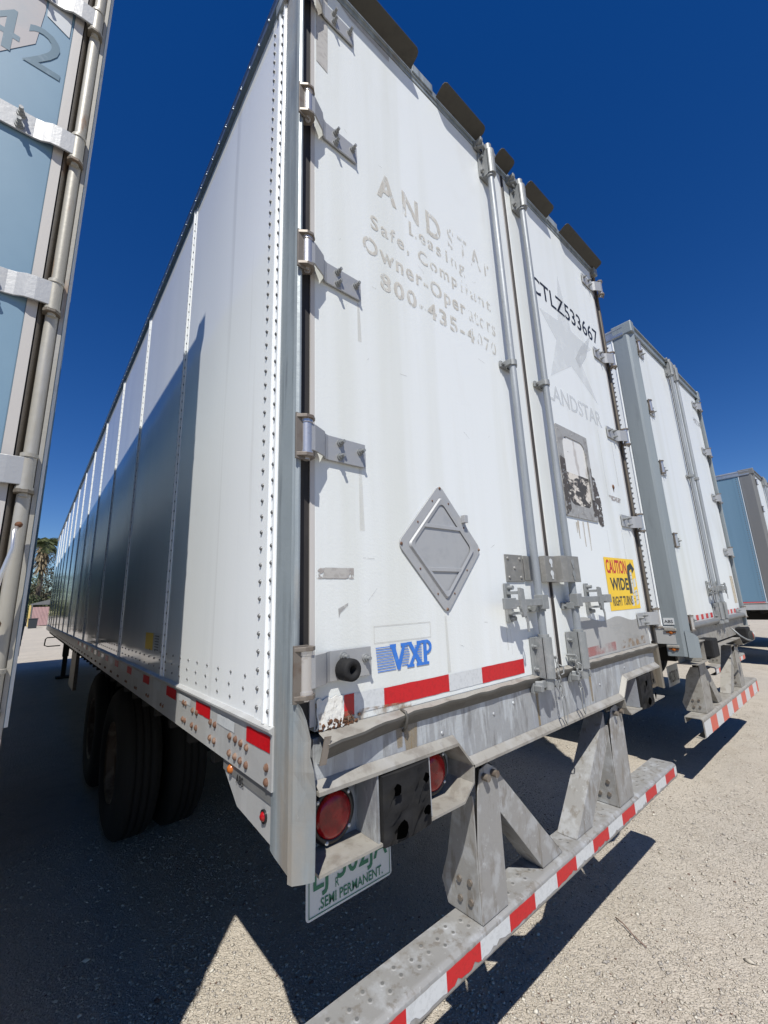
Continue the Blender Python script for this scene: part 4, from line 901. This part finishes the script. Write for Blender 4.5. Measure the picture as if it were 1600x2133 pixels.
# --- blue trailer further right and white one behind it
C_,CD=trailer(11.15,.33,2.55,'blue-sided box trailer with dark steel corner post beyond the second white trailer',4.06,1.06,sidem='cblue',doorm='door',postm='darkpost',hz=(3.7,3.1,2.5,1.9,1.3),sill=(.95,1.18),bump=(.38,.48),pw=.22,pin=.1,wh=(2.35,3.6),railm='alu',detail=False,bumperon=True)
MB().box(.06,.85,1.75,1.765,.12,1.05).build('mud_flap','rubber',C_); MB().box(1.70,2.49,1.75,1.765,.12,1.05).build('mud_flap','rubber',C_); MB().box(.85,1.70,1.9,1.95,.45,1.05).build('crossmember','void',C_)
C_['label']='blue-sided box trailer with dark steel corner post beyond the second white trailer'
m=MB().add([(-.006,y,z) for y,z in ((.72,1.165+.06),(.25,1.165+.06),(.25,1.165+.01),(.72,1.165+.01))],[(0,1,2,3)]).build('reflective_tape','red',C_)
m=MB().add([(-.006,y,z) for y,z in ((.85,1.165+.06),(.73,1.165+.06),(.73,1.165+.01),(.85,1.165+.01))],[(0,1,2,3)]).build('reflective_tape','whitetape',C_)
E_,ED=trailer(14.6,.6,2.55,'far white box trailer at the right edge behind the blue-sided one',4.06,1.06,hz=(3.7,2.5,1.3),detail=False,left_rivets=False,pw=.10)

# --- low chassis parked between them, mostly hidden behind the second white trailer
H_=thing('flatbed_trailer',(6.6,.62,G),'low dark flatbed chassis half hidden behind the second white trailer','trailer','semi trailers parked in a row')
MB().box(.05,1.85,.05,12,.98,1.04).build('deck','void',H_)
for x_ in (.5,1.4): MB().box(x_-.07,x_+.07,.1,12,.74,.98).build('frame_rail','void',H_)
bumper(H_,1.9,.385,.485,.0,1.88,((.42,.56),(1.3,1.44)),.96,tape=(.40,.46),tm=('redold','whitetape'),seg=.155,dimples=False,mt='ledge')
wheels(H_,1.9,(1.6,2.9),x_out=-.02)
# ================================================================== ground
gm=mat('dusty_gravel_ground',(.405,.365,.31),.95,layers=[((.47,.42,.35),.9,(1,1,1),.42,.62,.8),((.34,.295,.24),7,(1,1,1),.5,.66,.5),((.58,.52,.44),70,(1,1,1),.52,.66,.7),((.14,.12,.10),45,(1,1,1),.64,.72,.6)],bump=.006,bscale=75,spec=.2,peb=(.0060,140))
mb=MB(); n=90
xs=sorted(set([-600,-200,-80,-30,-12]+[round(v,3) for v in np.linspace(-6,12,n)]+[20,40,90,200,600])); ys=sorted(set([-60,-20,-6]+[round(v,3) for v in np.linspace(-3,9,60)]+[14,22,40,80,200,700]))
def gz(x,y):
    k=max(0,1-max(abs(x-3)/9,abs(y-3)/7))
    return G+min(1,k*3)*(.008*math.sin(x*1.9+y*.8)+.006*math.sin(x*4.3-y*3.1))-.004
mb.sheet([[(x,y,gz(x,y)) for x in xs] for y in ys])
g=mb.build('ground',gm,None,fix=False); g['kind']='structure'; g['label']='dry beige gravel and dust of the truck yard'
# loose stones
N=620000
X_=rng.uniform(-.9,7.5,N)**1.0; Y_=rng.uniform(-1.0,3.4,N)
d_=np.hypot(X_+.5,Y_+1); keep=rng.random(N)<np.clip((1.9/d_)**1.6,.03,.75); cl=(np.sin(X_*2.3+np.sin(Y_*1.7)*1.3)+np.sin(Y_*2.9+X_*.7)+.8*np.sin(X_*7.1-Y_*5.3+np.sin(X_*3)))*.22+.55; keep&=rng.random(N)<cl
X_=X_[keep];Y_=Y_[keep];N=len(X_)
base=np.array([(1,0,0),(0,1,0),(-1,0,0),(0,-1,0),(.1,.05,1),(0,0,-.6),(.7,.7,.45),(-.7,.65,.4)],float)
fb=np.array([(4,0,6),(4,6,1),(4,1,7),(4,7,2),(4,2,3),(4,3,0),(0,3,5),(3,2,5),(2,7,5),(7,1,5),(1,6,5),(6,0,5)])
S=np.minimum(.0022*np.exp(rng.normal(0,.5,N))+.0009,.011); S*=np.where(rng.random(N)<.012,1.9,1)
V_=base[None]*(1+rng.normal(0,.18,(N,8,3)))*S[:,None,None]*np.array([1.25,1,.62])
th=rng.uniform(0,6.28,N); c_,s_=np.cos(th)[:,None],np.sin(th)[:,None]
vx_=V_[:,:,0]*c_-V_[:,:,1]*s_; vy_=V_[:,:,0]*s_+V_[:,:,1]*c_
gzv=np.array([gz(a,b) for a,b in zip(X_,Y_)])
P_=np.stack([vx_+X_[:,None],vy_+Y_[:,None],V_[:,:,2]+(gzv+S*.25)[:,None]],-1).reshape(-1,3)
Fc=(fb[None]+(np.arange(N)*8)[:,None,None]).reshape(-1,3)
me=bpy.data.meshes.new('gravel'); me.vertices.add(len(P_)); me.vertices.foreach_set('co',P_.ravel()); me.loops.add(Fc.size); me.loops.foreach_set('vertex_index',Fc.ravel()); me.polygons.add(len(Fc)); me.polygons.foreach_set('loop_start',np.arange(0,Fc.size,3)); me.polygons.foreach_set('loop_total',np.full(len(Fc),3)); 
sm=[mat('pale_stone',(.46,.415,.345),.9),mat('grey_stone',(.34,.31,.275),.9),mat('white_stone',(.60,.56,.48),.85),mat('brown_stone',(.16,.10,.075),.9)]
for q in sm: me.materials.append(q)
me.polygons.foreach_set('material_index',np.repeat(rng.choice(4,N,p=[.60,.27,.11,.02]),len(fb)))
me.update(calc_edges=True); me.validate()
o=bpy.data.objects.new('gravel',me); COL.objects.link(o); o['kind']='stuff'; o['label']='loose small stones lying on the dusty yard'; o['category']='gravel'
def stick(pts,r,label):
    o=MB().tube(pts,r,6).build('twig','wood',None); tag(o,label,'twig')
stick([(1.905,.165,G+.012),(1.885,.12,G+.014),(1.85,.065,G+.010),(1.83,.03,G+.012),(1.822,.0,G+.008)],.0028,'thin reddish twig lying on sunlit gravel right of the striped bumper')

# ================================================================== background beyond the gap
def leafcloud(n,c,r,size,mb,m=0,hole=.0):
    for i in range(n):
        v=Vector(rng.normal(size=3)); v.normalize(); k=rng.random()**.4
        p=Vector((c[0]+v.x*r[0]*k,c[1]+v.y*r[1]*k,c[2]+v.z*r[2]*k))
        a=Vector(rng.normal(size=3)).normalized()*size*(.5+rng.random()); b=a.orthogonal().normalized()*size*(.4+rng.random()*.6)
        mb.add([p-a,p+b*.6,p+a,p-b*.6],[(0,1,2,3)],m)
fol=[mat('dark_foliage',(.045,.06,.022),.7,layers=[((.09,.11,.04),.8,(1,1,1),.45,.6,1)]),mat('dusty_foliage',(.085,.08,.045),.8,layers=[((.14,.13,.08),.7,(1,1,1),.45,.6,1)]),mat('palm_foliage',(.065,.085,.03),.6,layers=[((.11,.125,.05),1,(1,1,1),.45,.6,1)]),mat('dead_frond',(.21,.165,.10),.8)]
bark=mat('bark',(.14,.11,.085),.9)
def tree(x,y,h,r,fi,label,n=2600,clumps=14,trunk=.25):
    t=thing('broadleaf_tree',(x,y,G),label,'tree','trees beyond the yard')
    tr=MB(); tr.cyl((x,y,G),(x+.3,y,G+h*.45),trunk,8,r1=trunk*.6); cr=MB()
    for k in range(clumps):
        a=rng.uniform(0,6.28); q=rng.random()**.5; cx=x+math.cos(a)*r*q*.75; cy=y+math.sin(a)*r*q*.75; cz=G+h*(.28+.62*rng.random()*(1-.3*q))
        tr.tube([(x+.2,y,G+h*.35),((x+cx)/2,(y+cy)/2,(G+h*.35+cz)/2+.3),(cx,cy,cz)],trunk*.22,5)
        rr=r*rng.uniform(.28,.5); leafcloud(n//clumps,(cx,cy,cz),(rr,rr,rr*.75),.20,cr,0)
    def bl(mb,nm,m):
        o=mb.build(nm,m,None,fix=False); o.location=(0,0,0); o.parent=t; o.matrix_parent_inverse=Matrix.Translation((-x,-y,-G)); return o
    bl(tr,'trunk',bark); bl(cr,'crown',fol[fi])
    return t
def palm(x,y,h,label):
    t=thing('palm_tree',(x,y,G),label,'palm tree')
    tr=MB().tube([(x,y,G),(x+.15,y,G+h*.5),(x,y,G+h)],.32,10)
    cr=MB(); dead=MB()
    for k in range(64):
        az=rng.uniform(0,6.28); e=rng.uniform(-.5,1.3); ln=rng.uniform(1.7,2.5); pts=[]
        for i in range(7):
            s_=i/6; pts.append(Vector((x+math.cos(az)*ln*s_*math.cos(e*(1-s_*.5)),y+math.sin(az)*ln*s_*math.cos(e*(1-s_*.5)),G+h+ln*s_*math.sin(e)-1.5*s_*s_)))
        for i in range(1,7):
            for sd in (-1,1):
                for q in range(3):
                    p=pts[i-1].lerp(pts[i],q/3); w_=Vector((-math.sin(az),math.cos(az),0))*sd*rng.uniform(.3,.75)+Vector((math.cos(az)*.3,math.sin(az)*.3,-.35)); cr.add([p,p+w_*.9,p+w_+Vector((0,0,.08)),p+Vector((0,0,.1))],[(0,1,2,3)])
    for k in range(220):
        az=rng.uniform(0,6.28); z_=G+h-rng.uniform(.2,4.2); a=Vector((x+math.cos(az)*.35,y+math.sin(az)*.35,z_)); b=a+Vector((math.cos(az)*rng.uniform(.4,1.0),math.sin(az)*rng.uniform(.4,1.0),-rng.uniform(.8,1.6))); sd=Vector((-math.sin(az),math.cos(az),0))*.16
        dead.add([a-sd,a+sd,b+sd*.4,b-sd*.4],[(0,1,2,3)])
    for mb,nm,m in ((tr,'trunk',bark),(cr,'crown',fol[2]),(dead,'dead_skirt',fol[3])):
        o=mb.build(nm,m,None,fix=False); o.parent=t; o.matrix_parent_inverse=Matrix.Translation((-x,-y,-G))
palm(.35,88,13.4,'tall fan palm with dead fronds in the gap between the two left trailers')
tree(3.6,92,14.5,4.4,1,'dusty brown-green tree right of the palm, half hidden by the nearest trailer',3600,18)
tree(-1.8,86,9.5,3.6,0,'dark low tree left of the palm against the left trailer',2600,14)
tree(1.6,95,10.5,4.2,1,'bushy tree filling the space under the palm crown',3600,18)
for i_,(x_,y_,lb) in enumerate(((-4.2,84,'low dark shrub at the foot of the trees, nearest the left trailer'),(-.6,85,'low dark shrub below the palm, left of the pink container'),(3.2,86,'low dark shrub just behind the pink container'))): tree(x_,y_,5.2,3.0,0,lb,1700,9,.12)
tree(6.5,80,9,3.8,0,'dark tree far behind the front end of the nearest trailer',2000,12)
bx,by=1.35,79
ct_=MB(); k=0
prof=[]
nx=26
for i in range(nx+1):
    xx=bx-1.35+i*.16*1.0; 
    prof+= [(xx,by),(xx+.05,by+.05),(xx+.10,by+.05)] if i<nx else [(xx,by)]
prof=prof+[(prof[-1][0],by+.35),(prof[0][0],by+.35)]
pink=mat('pink_corrugated_steel',(.46,.30,.29),.6,layers=[((.38,.25,.24),1.5,(1,1,1),.5,.65,.7)])
o=MB().prism(prof,'z',G+.12,G+2.75).build('container','x' and pink,None); tag(o,'pink corrugated steel container wall at the far end of the gap','container')
o=MB().box(bx-1.75,bx-1.52,by-.1,by+.1,G,G+3.0).build('bollard_post',mat('yellow_post_paint',(.62,.46,.16),.6),None,bevel=.03); tag(o,'tall yellow post at the left end of the pink container','post')
sh=MB().box(bx-1.6,bx+6,by+1.5,by+5,G+3.1,G+3.25).box(bx-1.5,bx-1.35,by+1.5,by+1.65,G,G+3.1).box(bx+5.7,bx+5.85,by+1.5,by+1.65,G,G+3.1).prism([(bx-1.6,G+3.25),(bx+6,G+3.25),(bx+2.2,G+4.3)],'y',by+1.5,by+5)
o=sh.build('shed','darkpost',None); tag(o,'dark low shed roof behind the pink container','shed')
o=MB(); o.prism([(-.28,G),(.55,G),(.60,G+1.15),(-.33,G+1.15)],'y',68,69.0); o.box(-.37,.64,67.95,69.05,G+1.15,G+1.22)
o=o.build('waste_bin',mat('dark_bin',(.03,.035,.04),.5),None,bevel=.03); tag(o,'dark waste bin standing in front of the pink container','bin')
